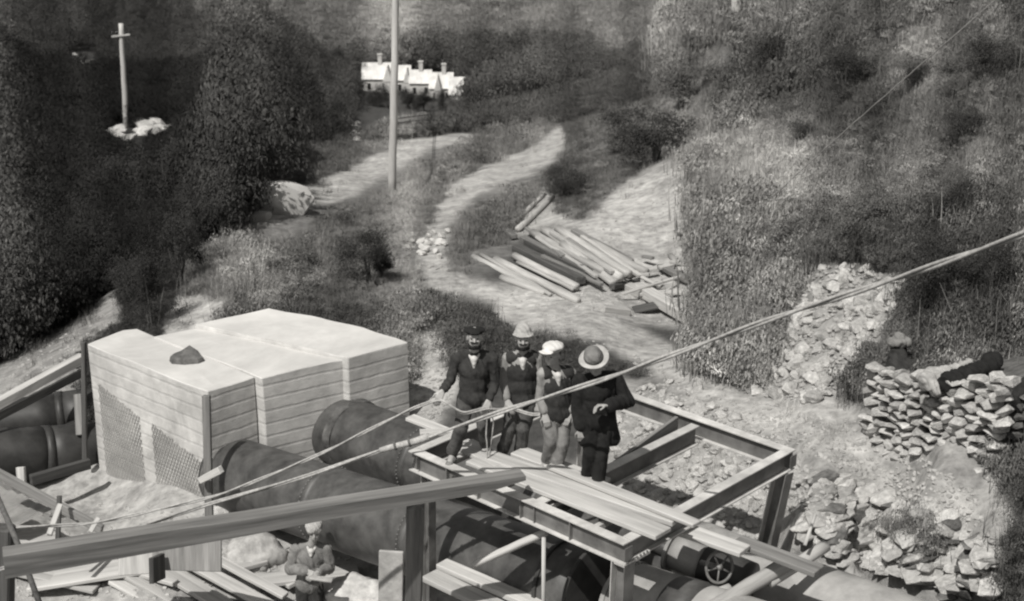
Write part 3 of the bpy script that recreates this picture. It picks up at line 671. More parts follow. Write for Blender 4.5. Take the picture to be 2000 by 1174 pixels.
po = bar('timber_post', atz(812, 985, .03), aty(806, 1250, 15.2), .19, .17, M['wood'], 'thick squared post under the long beam, left of the frame', 'post', up=Vector((0, 1, 0)), bev=.015)
pk_ = bar('timber_post', aty(2, 1028, 13.6), aty(-2, 1300, 13.4), .24, .22, M['wood_dk'], 'black post at the left edge under the end of the long beam', 'post', up=Vector((0, 1, 0)), bev=.02)
# strut and hanging rod below the frame
st = rod('pole_strut', [atz(925, 1103, -.95), atz(1066, 1040, -.42)], .045, M['wood_lt'], 'thin round pole strut propped below the near side of the frame', 'pole', n=6, wob=.006)
rod('hanging_rod', [atz(1062, 1050, -.35), aty(1061, 1260, atz(1062, 1050, -.35).y-.1)], .022, M['wood_lt'], 'thin pale rod hanging straight down under the frame', 'rod')
# lower planks
pg = 'planks beside the post'
board_px((838, 1118), (1020, 1205), -1.55, -1.55, .26, .07, M['wood_lt'], 'thick pale plank at the bottom edge, right of the squared post', grp=pg)
board_px((862, 1096), (1065, 1184), -1.5, -1.5, .20, .07, M['wood_lt'], 'second thick pale plank, behind the one at the bottom edge', grp=pg)
bar('white_board', aty(764, 1076, 16.3), aty(762, 1260, 16.2), .30, .05, M['cl_light'], 'pale board standing upright just left of the squared post', 'board', up=Vector((.1, 1, 0)))
# round timbers lower right
rod('round_timber', [atz(1385, 1192, -.9), atz(1542, 1098, -.62)], .085, M['log'], 'thick pale round timber at the bottom edge right of the valve wheel', 'timber', n=6, wob=.006, seg=14)
rod('round_timber', [atz(1500, 1138, -.78), atz(1613, 1066, -.6)], .07, M['log'], 'pale timber end sticking out beyond the plank at lower right', 'timber', n=4, wob=.006, seg=14)
rod('round_timber', [atz(1310, 1195, -1.0), atz(1425, 1150, -.9)], .06, M['log'], 'short pale timber lying at the bottom edge beside the valve', 'timber', n=4, wob=.006, seg=14)
rod('stick', [aty(1572, 1065, 14.6), aty(1592, 1005, 14.9)], .02, M['wood_lt'], 'thin pale stick leaning on the rock face', 'stick')
bar('stick', hit(1706, 860)+up*.05, hit(1752, 812)+up*.18, .09, .05, M['wood_lt'], 'short pale board leaning at the foot of the dry stone wall', 'board')
# valve between the pipes
vb = atz(1350, 1092, -1.0); vt = thing('gate_valve', 'dark valve with a pale barrel and spoked hand wheel between the pipes', 'valve', vb)
dv = (atz(1430, 1125, -1.05)-vb).normalized()
bm = bmesh.new(); pipe(bm, vb-dv*.22, vb+dv*.18, .2, 32, 4); bm_obj('barrel', bm, M['pipe_lt'], vt, True)
bm = bmesh.new(); pipe(bm, vb+dv*.18, vb+dv*.75, .24, 32, 4); bm_obj('body', bm, M['pipe_dk'], vt, True)
bm = bmesh.new(); pipe(bm, vb-dv*.50, vb-dv*.22, .11, 24, 2); bm_obj('stem', bm, M['pipe_dk'], vt, True)
band('flange', vb-dv*.24, dv, .2, .05, .04, M['pipe_lt'], vt)
hc = aty(1405, 1108, 14.55); hn = Vector((.45, -.85, .3)).normalized(); _, hs, hu = frame_from(hn)
bm = bmesh.new(); k = 28; ring = [hc+(hs*math.cos(2*math.pi*i/k)+hu*math.sin(2*math.pi*i/k)*1.0)*.17 for i in range(k+1)]; add_rod(bm, ring, .017, 8, False); hw = bm_obj('hand_wheel', bm, M['steel'], vt, True)
for i in range(5):
    t = 2*math.pi*i/5; bm = bmesh.new(); add_rod(bm, [hc, hc+(hs*math.cos(t)+hu*math.sin(t))*.165], .011, 6); bm_obj('spoke', bm, M['steel'], hw, True)
bm = bmesh.new(); add_rod(bm, [hc+hn*.03, hc-hn*.35], .03, 10); bm_obj('spindle', bm, M['steel'], hw, True)
# ================================================================== lower left clutter
bar('timber_post', aty(403, 772, 19.6), aty(411, 1100, 19.1), .11, .10, M['wood'], 'upright timber against the near corner of the concrete block', 'post', up=Vector((0, 1, 0)))
bar('cross_piece', aty(392, 938, 19.2), aty(432, 917, 19.0), .09, .10, M['wood_lt'], 'short pale cross piece nailed across the upright at the block corner', 'board')
bar('timber_post', aty(163, 668, 22.0), aty(166, 905, 21.7), .07, .09, M['wood_dk'], 'dark upright board at the left edge of the concrete block', 'post', up=Vector((0, 1, 0)))
bar('timber_post', aty(152, 770, 22.3), aty(156, 850, 22.0), .12, .07, M['wood'], 'short grey board between the pipes and the block', 'post', up=Vector((0, 1, 0)))
bar('plank_rail', aty(-20, 797, 21.6), aty(162, 698, 23.0), .16, .14, M['wood_lt'], 'long pale plank sloping up to the left edge of the block', 'plank')
bar('plank_rail', aty(-20, 822, 21.5), aty(160, 728, 22.9), .05, .14, M['wood_dk'], 'dark edge board directly below the sloping pale plank', 'plank')
bar('timber_beam', aty(60, 938, 20.6), aty(175, 905, 21.2), .10, .16, M['wood_dk'], 'dark low timber under the pipe at the foot of the block', 'timber beam')
bar('stake', aty(40, 912, 19.9), aty(43, 950, 19.8), .12, .08, M['wood_lt'], 'stubby pale stake under the dark pipe at far left', 'stake', up=Vector((0, 1, 0)))
bar('plank', aty(-20, 916, 18.6), aty(200, 1035, 18.0), .06, .15, M['wood'], 'grey plank on edge running down to the right at far left', 'plank')
bar('plank', aty(120, 985, 18.8), aty(185, 1030, 18.3), .05, .09, M['wood_lt'], 'short pale plank crossing the sand in front of the block', 'plank')
bar('stake', aty(116, 968, 18.0), aty(113, 1055, 17.8), .06, .05, M['wood_dk'], 'dark thin stake on the edge of the iron sheets', 'stake', up=Vector((0, 1, 0)))
bar('prop', aty(118, 985, 17.9), aty(96, 1045, 17.5), .07, .05, M['wood_lt'], 'pale slanting prop beside the dark stake', 'prop', up=Vector((0, 1, 0)))
bar('prop', aty(192, 1012, 17.8), aty(176, 1040, 17.6), .06, .05, M['wood_lt'], 'small pale slanting prop right of the iron sheets', 'prop', up=Vector((0, 1, 0)))
def sheet(name, corners, m, lab, cat, k=60, a_=.018, across=True):
    A_, B_, C_, D_ = corners; bm = bmesh.new(); rows = []
    n_ = (B_-A_).cross(D_-A_).normalized()
    for i in range(k+1):
        t = i/k; o_ = n_*a_*math.sin(t*k*math.pi/3)
        rows.append((bm.verts.new(A_.lerp(B_, t)+o_), bm.verts.new(D_.lerp(C_, t)+o_)))
    for p, q in zip(rows[:-1], rows[1:]): bm.faces.new((p[0], q[0], q[1], p[1]))
    bmesh.ops.solidify(bm, geom=bm.faces[:], thickness=.006)
    o = bm_obj(name, bm, m, None, True, base=A_); return tag(o, lab, cat)
sheet('corrugated_sheet', (atz(-90, 920, -2.1), atz(112, 990, -2.1), atz(28, 1030, -2.15), atz(-180, 990, -2.15)), M['sheet'], 'pale corrugated iron sheet lying at the far left edge', 'iron sheet')
board_px((25, 1050), (112, 1046), -2.45, -2.45, .30, .05, M['wood_lt'], 'pale board tucked behind the long beam at far left', 'board', None)
lowg = 'bright planks on the ground below the long beam'
for (a, b, z, wd, lab) in (((225, 1140), (400, 1240), -3.28, .25, 'flat plank peeping out left of the plank stack'), ((560, 1165), (640, 1120), -3.2, .12, 'narrow plank end behind the legs of the lower man'), ((20, 1120), (190, 1160), -3.28, .22, 'pale plank in the bottom left corner'), ((128, 1098), (345, 1160), -3.2, .13, 'narrow pale plank running under the long beam at lower left'),
                      ((60, 1150), (300, 1110), -3.27, .5, 'broad pale board lying flat at lower left'),
                      ((375, 1098), (560, 1200), -3.08, .15, 'raised pale plank on the upper edge of the plank stack'),
                      ((345, 1105), (530, 1210), -3.18, .22, 'second plank of the stack, left of the raised one'),
                      ((300, 1118), (480, 1225), -3.22, .28, 'third plank of the stack at the bottom edge'),
                      ((250, 1130), (420, 1230), -3.26, .25, 'leftmost plank of the stack at the bottom edge'),
                      ((500, 1150), (700, 1128), -3.25, .3, 'pale plank lying behind the lower man'),
                      ((445, 1128), (520, 1108), -3.25, .2, 'short grey plank beside the boulder')):
    A_ = hit(*a)+up*(z+3.35); B_ = hit(min(b[0], 900), b[1])+up*(z+3.35); bar('plank', A_, B_, wd, .06, M['wood_lt'], lab, 'plank', None, lowg)
bar('wall_panel', aty(365, 1030, 17.0), aty(365, 1115, 16.8), .95, .04, M['wood'], 'grey timber panel standing in the shade under the long beam', 'panel', up=Vector((0.25, 1, 0)))
bar('wall_panel', aty(270, 1050, 17.1), aty(272, 1122, 16.9), .5, .04, M['wood_lt'], 'pale panel left of the dark opening under the long beam', 'panel', up=Vector((-.2, 1, 0)))
bar('stake', aty(306, 1085, 16.7), aty(308, 1135, 16.6), .06, .35, M['wood_dk'], 'dark board standing in for the shade of the opening between the two panels', 'board', up=Vector((.2, 1, 0)))  # dark board added to paint the shade of the opening
# boulder and spoil heaps
def mound(name, c, rx, ry, rz_, m, lab, cat, seed, amp=.18, kind=None):
    bm = bmesh.new(); bmesh.ops.create_icosphere(bm, subdivisions=4, radius=1)
    for v in bm.verts:
        p = v.co; k = 1+amp*fbm(np.array([p.x*2+seed]), np.array([p.y*2+p.z*2]), seed, 4)[0]
        v.co = c+Vector((p.x*rx*k, p.y*ry*k, p.z*rz_*k))
    o = bm_obj(name, bm, m, None, True, base=c); return tag(o, lab, cat)
mound('boulder', aty(493, 1098, 18.9), .46, .4, .42, M['stone'], 'big rounded grey boulder behind the lower man, left of him', 'boulder', 3)
mound('spoil_heap', aty(695, 1160, 18.0), .62, .4, .26, M['stone'], 'pale heap of sand between the lower man and the upright board', 'sand heap', 5, .25)
# ================================================================== cables
def sag(P, k=14):
    out = []
    for a, b in zip(P[:-1], P[1:]): out += [a.lerp(b, i/k) for i in range(k)]
    out.append(P[-1])
    for _ in range(10): out = [out[0]]+[(out[i-1]+out[i]*2+out[i+1])/4 for i in range(1, len(out)-1)]+[out[-1]]
    return out
def rope(name, P, r, lab, cat, m=M['rope'], strands=2, pitch=.12, par=None):
    P = sag(P); root = thing(name, lab, cat, P[0]) if par is None else par; L_ = 0
    for s in range(strands):
        Q_ = []; L_ = 0; 
        for i, p in enumerate(P):
            if i: L_ += (p-P[i-1]).length
            d, sd, u = frame_from(P[min(i+1, len(P)-1)]-P[max(i-1, 0)]); t = L_/pitch*.9+s*2*math.pi/strands
            Q_.append(p+(sd*math.cos(t)+u*math.sin(t))*r*.62)
        bm = bmesh.new(); add_rod(bm, Q_, r*.62, 7); bm_obj('strand', bm, m, root, True)
    return root
main_rope = rope('hauling_cable', [aty(2160, 400, 9.6), aty(2000, 458, 10.2), aty(1750, 545, 11.6), aty(1500, 625, 12.9), aty(1190, 738, 14.25), aty(1000, 797, 14.9), aty(830, 855, 15.2)], .024, 'thick pale two-strand cable slanting from the right edge down past the men', 'cable', strands=2, pitch=.35)
rope('hauling_cable', [aty(745, 879, 15.25), aty(600, 930, 15.1), aty(400, 987, 14.6), aty(250, 1035, 14.1), aty(90, 1086, 13.5), aty(-60, 1130, 13)], .020, 'thin lower run of the spliced cable, over the long beam at left', 'cable', strands=3, pitch=.5)
sp = thing('cable_splice', 'thick bound splice in the cable above the second pipe', 'splice', aty(790, 867, 15.2))
bm = bmesh.new(); add_rod(bm, [aty(838, 853, 15.2), aty(812, 862, 15.2), aty(760, 875, 15.2), aty(742, 880, 15.2)], .045, 10, r2=.03); bm_obj('binding', bm, M['rope'], sp, True)
for q in ((772, 871), (800, 864)):
    bm = bmesh.new(); c = aty(q[0], q[1], 15.2); dd = (aty(812, 862, 15.2)-aty(760, 875, 15.2)).normalized(); add_rod(bm, [c-dd*.012, c+dd*.012], .05, 12); bm_obj('seizing', bm, M['rope_dk'], sp, True)
rope('guy_line', [aty(1376, 505, 27), aty(1650, 255, 22), aty(1990, -40, 17)], .012, 'thin straight line rising over the hillside to the upper right corner', 'line', M['rope'], 1)
rod('dark_rod', [aty(-10, 960, 13.6), aty(30, 1050, 13.3), aty(85, 1200, 12.8)], .03, M['rope_dk'], 'dark rod crossing in front of the beam at the lower left corner', 'rod', wob=0)
# ================================================================== poles and far line
def pole(top, base_px, y, r, lab, arm=None, z_top=None):
    b = aty(base_px[0], base_px[1], y); b.z -= .4; t = aty(top[0], top[1], y)
    rt = thing('utility_pole', lab, 'pole', b); bm = bmesh.new()
    P_ = [b.lerp(t, i/8)+Vector((random.uniform(-1, 1)*r*.12, 0, 0)) for i in range(9)]; add_rod(bm, P_, r*1.12, 12, True, r*.85); bm_obj('shaft', bm, M['pole'], rt, True)
    if arm:
        c = aty(arm[0], arm[1], y-.2); wd = arm[2]
        bm = bmesh.new(); add_bar(bm, c-Vector((wd, 0, .05)), c+Vector((wd, 0, .1)), .12, .12); o = bm_obj('crossarm', bm, M['pole'], rt)
        for s_ in (-1, -.5, .5, 1):
            bm = bmesh.new(); add_rod(bm, [c+Vector((wd*s_*.9, 0, .05)), c+Vector((wd*s_*.9, 0, .28))], .05, 6); bm_obj('insulator', bm, M['glass'], o, True)
    return rt
hb = hit(765, 378)
pole((774, -60), (765, 378), hb.y, .125*hb.y/49*1.0, 'tall pale pole standing on the grassy spur in front of the white houses')
hb2 = hit(1436, 66); pole((1444, -110), (1435, 62), hb2.y, .16*hb2.y/50, 'pale pole on the hillside at the top edge, right of the houses')
hb3 = hit(247, 250); pole((236, 46), (247, 250), hb3.y, .2*hb3.y/110, 'weathered leaning pole with a small crossarm on the pale ledge at left', (236, 70, .75*hb3.y/110*.9))
wires = thing('power_line', 'two faint wires running right from the tall pole past the houses', 'wire', aty(771, 232, hb.y))
for dy in (0, 9):
    bm = bmesh.new(); add_rod(bm, sag([aty(771, 232+dy, hb.y), aty(900, 216+dy, 90), aty(1180, 190+dy, 120)]), .018, 5); bm_obj('wire', bm, M['rope_dk'], wires, True)
# ================================================================== white houses beyond the spur
def gable_house(x0, x1, ytop, ybot, y, lab, chim=(), hip=False, m_wall='house'):
    """a gabled house seen from its long side: ridge between picture columns x0 and x1"""
    a = aty(x0, ytop, y+2.5); b = aty(x1, ytop, y+2.5); zr = (a.z+b.z)/2; wl = b.x-a.x; dep = 5.0; hr = abs(aty(x0, ytop, y).z-aty(x0, ybot, y).z)
    c = Vector(((a.x+b.x)/2, y, zr)); ze = zr-hr; zg = ze-5.5
    rt = thing('house', lab, 'house', Vector((c.x, c.y, zg)), 'white houses among the trees'); X0, X1, Y0, Y1 = a.x, b.x, y, y+dep
    bm = bmesh.new(); prism(bm, [(X0+.3, Y0+.3), (X1-.3, Y0+.3), (X1-.3, Y1-.3), (X0+.3, Y1-.3)], zg, ze)
    bm_obj('wall', bm, M[m_wall], rt)
    for gx in (X0+.3, X1-.3):
        bm = bmesh.new(); t = .12 if gx < c.x else -.12
        vs = [bm.verts.new(q) for q in ((gx, Y0+.3, ze), (gx, Y1-.3, ze), (gx, c.y+2.5, zr-.15), (gx+t, Y0+.3, ze), (gx+t, Y1-.3, ze), (gx+t, c.y+2.5, zr-.15))]
        bm.faces.new(vs[:3]); bm.faces.new(vs[3:][::-1])
        for i in range(3): bm.faces.new((vs[i], vs[3+i], vs[3+(i+1) % 3], vs[(i+1) % 3]))
        bm_obj('gable', bm, M[m_wall], rt)
    hx = 1.2 if hip else 0
    bm = bmesh.new(); ym = Y0+dep/2
    P_ = [(X0, Y0, ze-.1), (X1, Y0, ze-.1), (X1-hx, ym, zr), (X0+hx, ym, zr), (X1, Y1, ze-.1), (X0, Y1, ze-.1)]
    vs = [bm.verts.new(q) for q in P_]; bm.faces.new((vs[0], vs[1], vs[2], vs[3])); bm.faces.new((vs[3], vs[2], vs[4], vs[5]))
    bm.faces.new((vs[0], vs[3], vs[5])); bm.faces.new((vs[1], vs[4], vs[2]))
    ro = bm_obj('roof', bm, M['roof'], rt)
    for cx in chim:
        q = aty(cx, ytop, y+2.5); bm = bmesh.new(); prism(bm, [(q.x-.4, ym-.4), (q.x+.4, ym-.4), (q.x+.4, ym+.4), (q.x-.4, ym+.4)], zr-.6, zr+1.5); prism(bm, [(q.x-.5, ym-.5), (q.x+.5, ym-.5), (q.x+.5, ym+.5), (q.x-.5, ym+.5)], zr+1.5, zr+1.7)
        bm_obj('chimney', bm, M['house'], ro)
    nw = max(2, int(wl/2.2))
    for i in range(nw):
        x = X0+wl*(i+.5)/nw; bm = bmesh.new(); prism(bm, [(x-.4, Y0+.24), (x+.4, Y0+.24), (x+.4, Y0+.34), (x-.4, Y0+.34)], ze-2.2, ze-.8); wn = bm_obj('window', bm, M['cl_white'], rt)
        bm = bmesh.new(); prism(bm, [(x-.32, Y0+.20), (x+.32, Y0+.20), (x+.32, Y0+.26), (x-.32, Y0+.26)], ze-2.1, ze-.9); bm_obj('pane', bm, M['glass'], wn)
    # front gablet
    return rt, (X0, X1, Y0, ze, zr)
def gablet(rt, px0, px1, ytop, ybot, y):
    a = aty(px0, ybot, y); b = aty(px1, ybot, y); t = aty((px0+px1)/2, ytop, y); ym = y+2.6
    bm = bmesh.new(); vs = [bm.verts.new(q) for q in ((a.x, y-1, a.z), (b.x, y-1, a.z), (t.x, y-1, t.z), (a.x, ym, a.z), (b.x, ym, a.z), (t.x, ym, t.z))]
    bm.faces.new((vs[0], vs[1], vs[2])); bm.faces.new((vs[0], vs[2], vs[5], vs[3])); bm.faces.new((vs[1], vs[4], vs[5], vs[2])); bm.faces.new((vs[0], vs[3], vs[4], vs[1])); bm.faces.new((vs[3], vs[5], vs[4])); bm_obj('gablet', bm, M['roof'], rt)
    bm = bmesh.new(); x = t.x; w_ = (b.x-a.x)*.42; prism(bm, [(x-w_, y-.9), (x+w_, y-.9), (x+w_, y+.2), (x-w_, y+.2)], a.z-3.6, a.z); bm_obj('bay', bm, M['house'], rt)
for (x0, x1, yt, yb, y, ch, gb, lab) in ((707, 766, 122, 150, 292, (742,), (748, 766), 'leftmost and longest white roofed house, left of the tall pole'),
                                    (774, 803, 127, 152, 293, (), (788, 802), 'white house just right of the tall pole'),
                                    (799, 844, 136, 158, 291, (822,), (), 'low white house with a broad white chimney, middle of the row'),
                                    (838, 886, 141, 168, 290, (867,), (848, 862), 'white house with a thin dark chimney, second from the right'),
                                    (876, 909, 150, 180, 288, (), (), 'rightmost and lowest white roofed house of the row')):
    rt, _ = gable_house(x0, x1, yt, yb, y, lab, ch)
    if gb: gablet(rt, gb[0], gb[1], yt+6, yb+8, y)
# ================================================================== stones
ROCKS = [rock_mesh('stone', 100+i, [.55, .7, .8, .6][i % 4], 15) for i in range(10)]
BIG = [rock_mesh('stone', 400+i, [.7, .9, .6][i % 3], 22, M['concrete_top']) for i in range(5)]
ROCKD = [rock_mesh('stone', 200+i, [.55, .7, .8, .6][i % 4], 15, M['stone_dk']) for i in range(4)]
def stone(par, loc, sx, sy, sz_, rot=None, lib=ROCKS, tilt=.25):
    me = random.choice(lib); o = bpy.data.objects.new('stone', me); COL.objects.link(o); o.parent = par
    o.location = Vector(loc)-base_of(par); o.rotation_euler = (random.uniform(-tilt, tilt), random.uniform(-tilt, tilt), random.uniform(0, 6.3) if rot is None else rot+random.uniform(-.2, .2)+random.choice((0, math.pi)))
    o.scale = (sx, sy, sz_); return o
def merged_stones(name, locs, sizes, parent, m, kind='stuff'):
    Vs = []; Fs = []; k = 0
    for (p, s) in zip(locs, sizes):
        me = random.choice(ROCKS); R_ = Matrix.Rotation(random.uniform(0, 6.3), 3, 'Z') @ Matrix.Rotation(random.uniform(-.5, .5), 3, 'X')
        for v in me.vertices: Vs.append(Vector(p)+R_ @ (v.co*s))
        for f in me.polygons: Fs.append(tuple(i+k for i in f.vertices))
        k += len(me.vertices)
    o = mesh_obj(name, Vs, Fs, m, parent, False, base_of(parent) if parent else None); o['kind'] = kind; return o
# dry stone wall
w0 = hit(1695, 846); w1 = aty(1938, 965, 16.1); w1.z = w1.z
wd_ = Vector((w1.x-w0.x, w1.y-w0.y, 0)); wl = wd_.length; wd_.normalize(); wn_ = Vector((wd_.y, -wd_.x, 0))
if wn_.y > 0: wn_ = -wn_
dw = thing('dry_stone_wall', 'rough dry stone wall of pale stones with a dark end face, at right', 'stone wall', w1)
ang = math.atan2(wd_.y, wd_.x)
s = 0; z_at = lambda t: w0.z+(w1.z-w0.z)*t
nst = 0
z = -.4
ztop_l = aty(1712, 728, w0.y).z; ztop_r = aty(1942, 742, w1.y).z
while z < 2.2:
    hC = random.uniform(.095, .14); x = random.uniform(-.1, 0)
    while x < wl:
        ln = random.uniform(.10, .30); t = max(0, min(1, (x+ln/2)/wl)); zb = z_at(t); top = ztop_l+(ztop_r-ztop_l)*t+.05*math.sin(t*15)
        if zb+z < top and nst < 290:
            p = w0+wd_*(x+ln/2); p.z = zb+z+hC/2; p += wn_*random.uniform(-.04, .05); stone(dw, p, ln*1.22, .32, hC*1.85, ang, tilt=.14); nst += 1
        x += ln+random.uniform(0, .02)
    z += hC
# end face, its shade put into the colour with dark stones
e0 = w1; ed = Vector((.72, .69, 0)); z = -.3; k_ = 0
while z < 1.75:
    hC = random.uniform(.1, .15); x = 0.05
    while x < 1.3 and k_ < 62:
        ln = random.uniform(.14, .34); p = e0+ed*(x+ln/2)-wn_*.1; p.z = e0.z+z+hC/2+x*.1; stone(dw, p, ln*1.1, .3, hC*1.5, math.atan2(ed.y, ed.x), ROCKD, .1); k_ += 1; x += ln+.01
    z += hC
# earth core that the stones face
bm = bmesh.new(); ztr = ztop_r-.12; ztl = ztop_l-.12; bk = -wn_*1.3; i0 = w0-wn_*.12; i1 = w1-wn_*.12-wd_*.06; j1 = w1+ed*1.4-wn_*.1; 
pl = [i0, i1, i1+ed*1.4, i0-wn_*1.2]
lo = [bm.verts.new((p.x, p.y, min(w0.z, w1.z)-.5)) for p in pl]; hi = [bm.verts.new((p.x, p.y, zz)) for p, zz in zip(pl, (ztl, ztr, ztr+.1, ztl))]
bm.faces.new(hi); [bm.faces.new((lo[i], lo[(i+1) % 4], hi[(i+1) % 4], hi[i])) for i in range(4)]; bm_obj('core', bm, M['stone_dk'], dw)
# rubble slope
rs = thing('rubble_slope', 'bright tumbled rock spill on the hillside above the path, left of the stone wall', 'rock spill', hit(1600, 700))
POLY_R = [(1565,540),(1640,515),(1760,540),(1785,570),(1750,625),(1690,690),(1650,750),(1590,790),(1450,770),(1490,670),(1550,600)]
def rnd_in(P):
    xs = [p[0] for p in P]; ys = [p[1] for p in P]
    while True:
        x = random.uniform(min(xs), max(xs)); y = random.uniform(min(ys), max(ys))
        if inpoly(np.array([x]), np.array([y]), P)[0]: return x, y
for i in range(230):
    x, y = rnd_in(POLY_R); p = hit(x, y); s_ = random.choice((.16, .2, .26, .34))*random.uniform(.8, 1.2); stone(rs, p+up*s_*.12, s_, s_*random.uniform(.7, 1), s_*.9, tilt=.6)
L_ = []; Z_ = []
for i in range(700):
    x, y = rnd_in(POLY_R); L_.append(hit(x, y)+up*.02); Z_.append(random.uniform(.05, .12))
merged_stones('rubble', L_, Z_, rs, M['stone'])
# bank of masonry below the path and broken rock face
bk_ = thing('rock_bank', 'pale broken rock and stones packed in the bank behind the steel frame', 'rock bank', hit(1480, 860))
POLY_B = [(1200,800),(1240,765),(1300,745),(1440,805),(1540,890),(1560,960),(1500,1060),(1300,990),(1190,930)]
for i in range(230):
    x, y = rnd_in(POLY_B); p = hit(x, y); s_ = random.uniform(.12, .3); stone(bk_, p+up*.02, s_, s_*.8, s_*.9, tilt=.6)
rf_ = thing('rock_cutting', 'broken layered rock cutting below the path at the lower right', 'rock face', hit(1750, 1040))
POLY_F = [(1540,900),(1640,930),(1800,985),(1900,1040),(1950,1090),(1940,1174),(1850,1160),(1760,1120),(1600,1080),(1545,1000)]
for i in range(210):
    x, y = rnd_in(POLY_F); p = hit(x, y); s_ = random.uniform(.15, .5); stone(rf_, p-up*.02, s_*1.4, s_*.8, s_*.7, rot=.7, tilt=.35, lib=ROCKS+ROCKD[:2])
L_ = []; Z_ = []
for (PP, nn) in ((POLY_B, 1100), (POLY_F, 1100), ([(1450,780),(1700,830),(1900,960),(1930,1040),(1700,940),(1500,860)], 500), ([(790,650),(870,640),(890,760),(850,840),(800,790)], 260), ([(1080,610),(1450,790),(1900,1010),(1930,1050),(1400,800),(1040,620)], 260), ([(980,560),(1400,560),(1380,640),(1000,600)], 200), ([(170,960),(420,1010),(560,1060),(700,1090),(640,1174),(0,1174),(0,1050),(100,980)], 420), ([(1080,420),(1290,330),(1360,400),(1340,520),(1150,470)], 160), ([(0,740),(240,570),(250,640),(150,700),(0,790)], 150)):
    for i in range(nn): x, y = rnd_in(PP); L_.append(hit(x, y)); Z_.append(random.uniform(.03, .10)*(1.3 if PP is POLY_F else 1))
merged_stones('loose_stones', L_, Z_, None, M['stone'])
# little cairn beside the path, plus stones behind the men
ca_ = thing('stone_pile', 'small pile of white stones beside the footpath, right of the dark round bush', 'stones', hit(840, 490))
for i in range(26):
    p = hit(840+random.gauss(0, 18), 486+random.gauss(0, 11)); s_ = random.uniform(.16, .34); stone(ca_, p+up*.05, s_, s_*.7, s_*.7, tilt=.8, lib=BIG)
def outcrop(x, y, wpx, hpx, n_, lab, cat='rock', name='rock_outcrop', lib=None, k=1.0):
    p0 = hit(x, y+hpx*.4); rt = thing(name, lab, cat, p0); f = p0.y*1.03/F
    for i in range(n_):
        q = hit(x+random.uniform(-.5, .5)*wpx, y+random.uniform(-.2, .6)*hpx); s_ = hpx*f*random.uniform(.6, 1.3)*k
        stone(rt, q+up*s_*.15, s_*1.5, s_, s_*random.uniform(.6, .9), lib=lib or ROCKS, tilt=.35)
for (x, y, r_, lab, sd) in ((547, 400, .98, 'big pale angular boulder on the spur edge, left of the tall pole', 1), (508, 418, .42, 'smaller pale boulder against the left side of the big one', 2)):
    p = hit(x, y+14); rt = thing('boulder', lab, 'boulder', p); f = p.y/42
    stone(rt, p+up*.25*r_, 2.1*r_*f, 1.5*r_, 1.7*r_*f, 0.2, [BIG[sd]], .1)
    for i in range(4): stone(rt, p+Vector((random.uniform(-.9, .9)*r_, -.3, -.1)), .5*r_, .5*r_, .4*r_)
outcrop(228, 262, 56, 20, 12, 'pale rock ledge at the foot of the leaning pole', k=1.35)
outcrop(298, 250, 54, 26, 14, 'pale flat-topped rock ledge right of the leaning pole', k=1.35)
outcrop(400, 270, 70, 20, 10, 'dull grey rock ledge further right of the leaning pole', lib=ROCKD)
outcrop(693, 250, 26, 50, 7, 'pale rock outcrop among the trees left of the tall pole', k=.6)
outcrop(160, 112, 44, 26, 6, 'pale scar of bare rock in the upper left gorge', k=.6)
outcrop(90, 158, 50, 14, 6, 'thin pale streak of bare rock at the far upper left', k=.7)
outcrop(1240, 50, 70, 14, 8, 'pale rocks on the far slope left of the second pole', k=.7)
for (x, y, n_, lab) in ((500, 395, 10, 'scatter of small pale stones at the spur edge below the dark trees'), (845, 520, 12, 'small pale stones strewn below the white stone pile')):
    outcrop(x, y, 60, 12, n_, lab, 'stones', 'stone_scatter', k=.9)
V3_ = lambda *q: Vector(q)
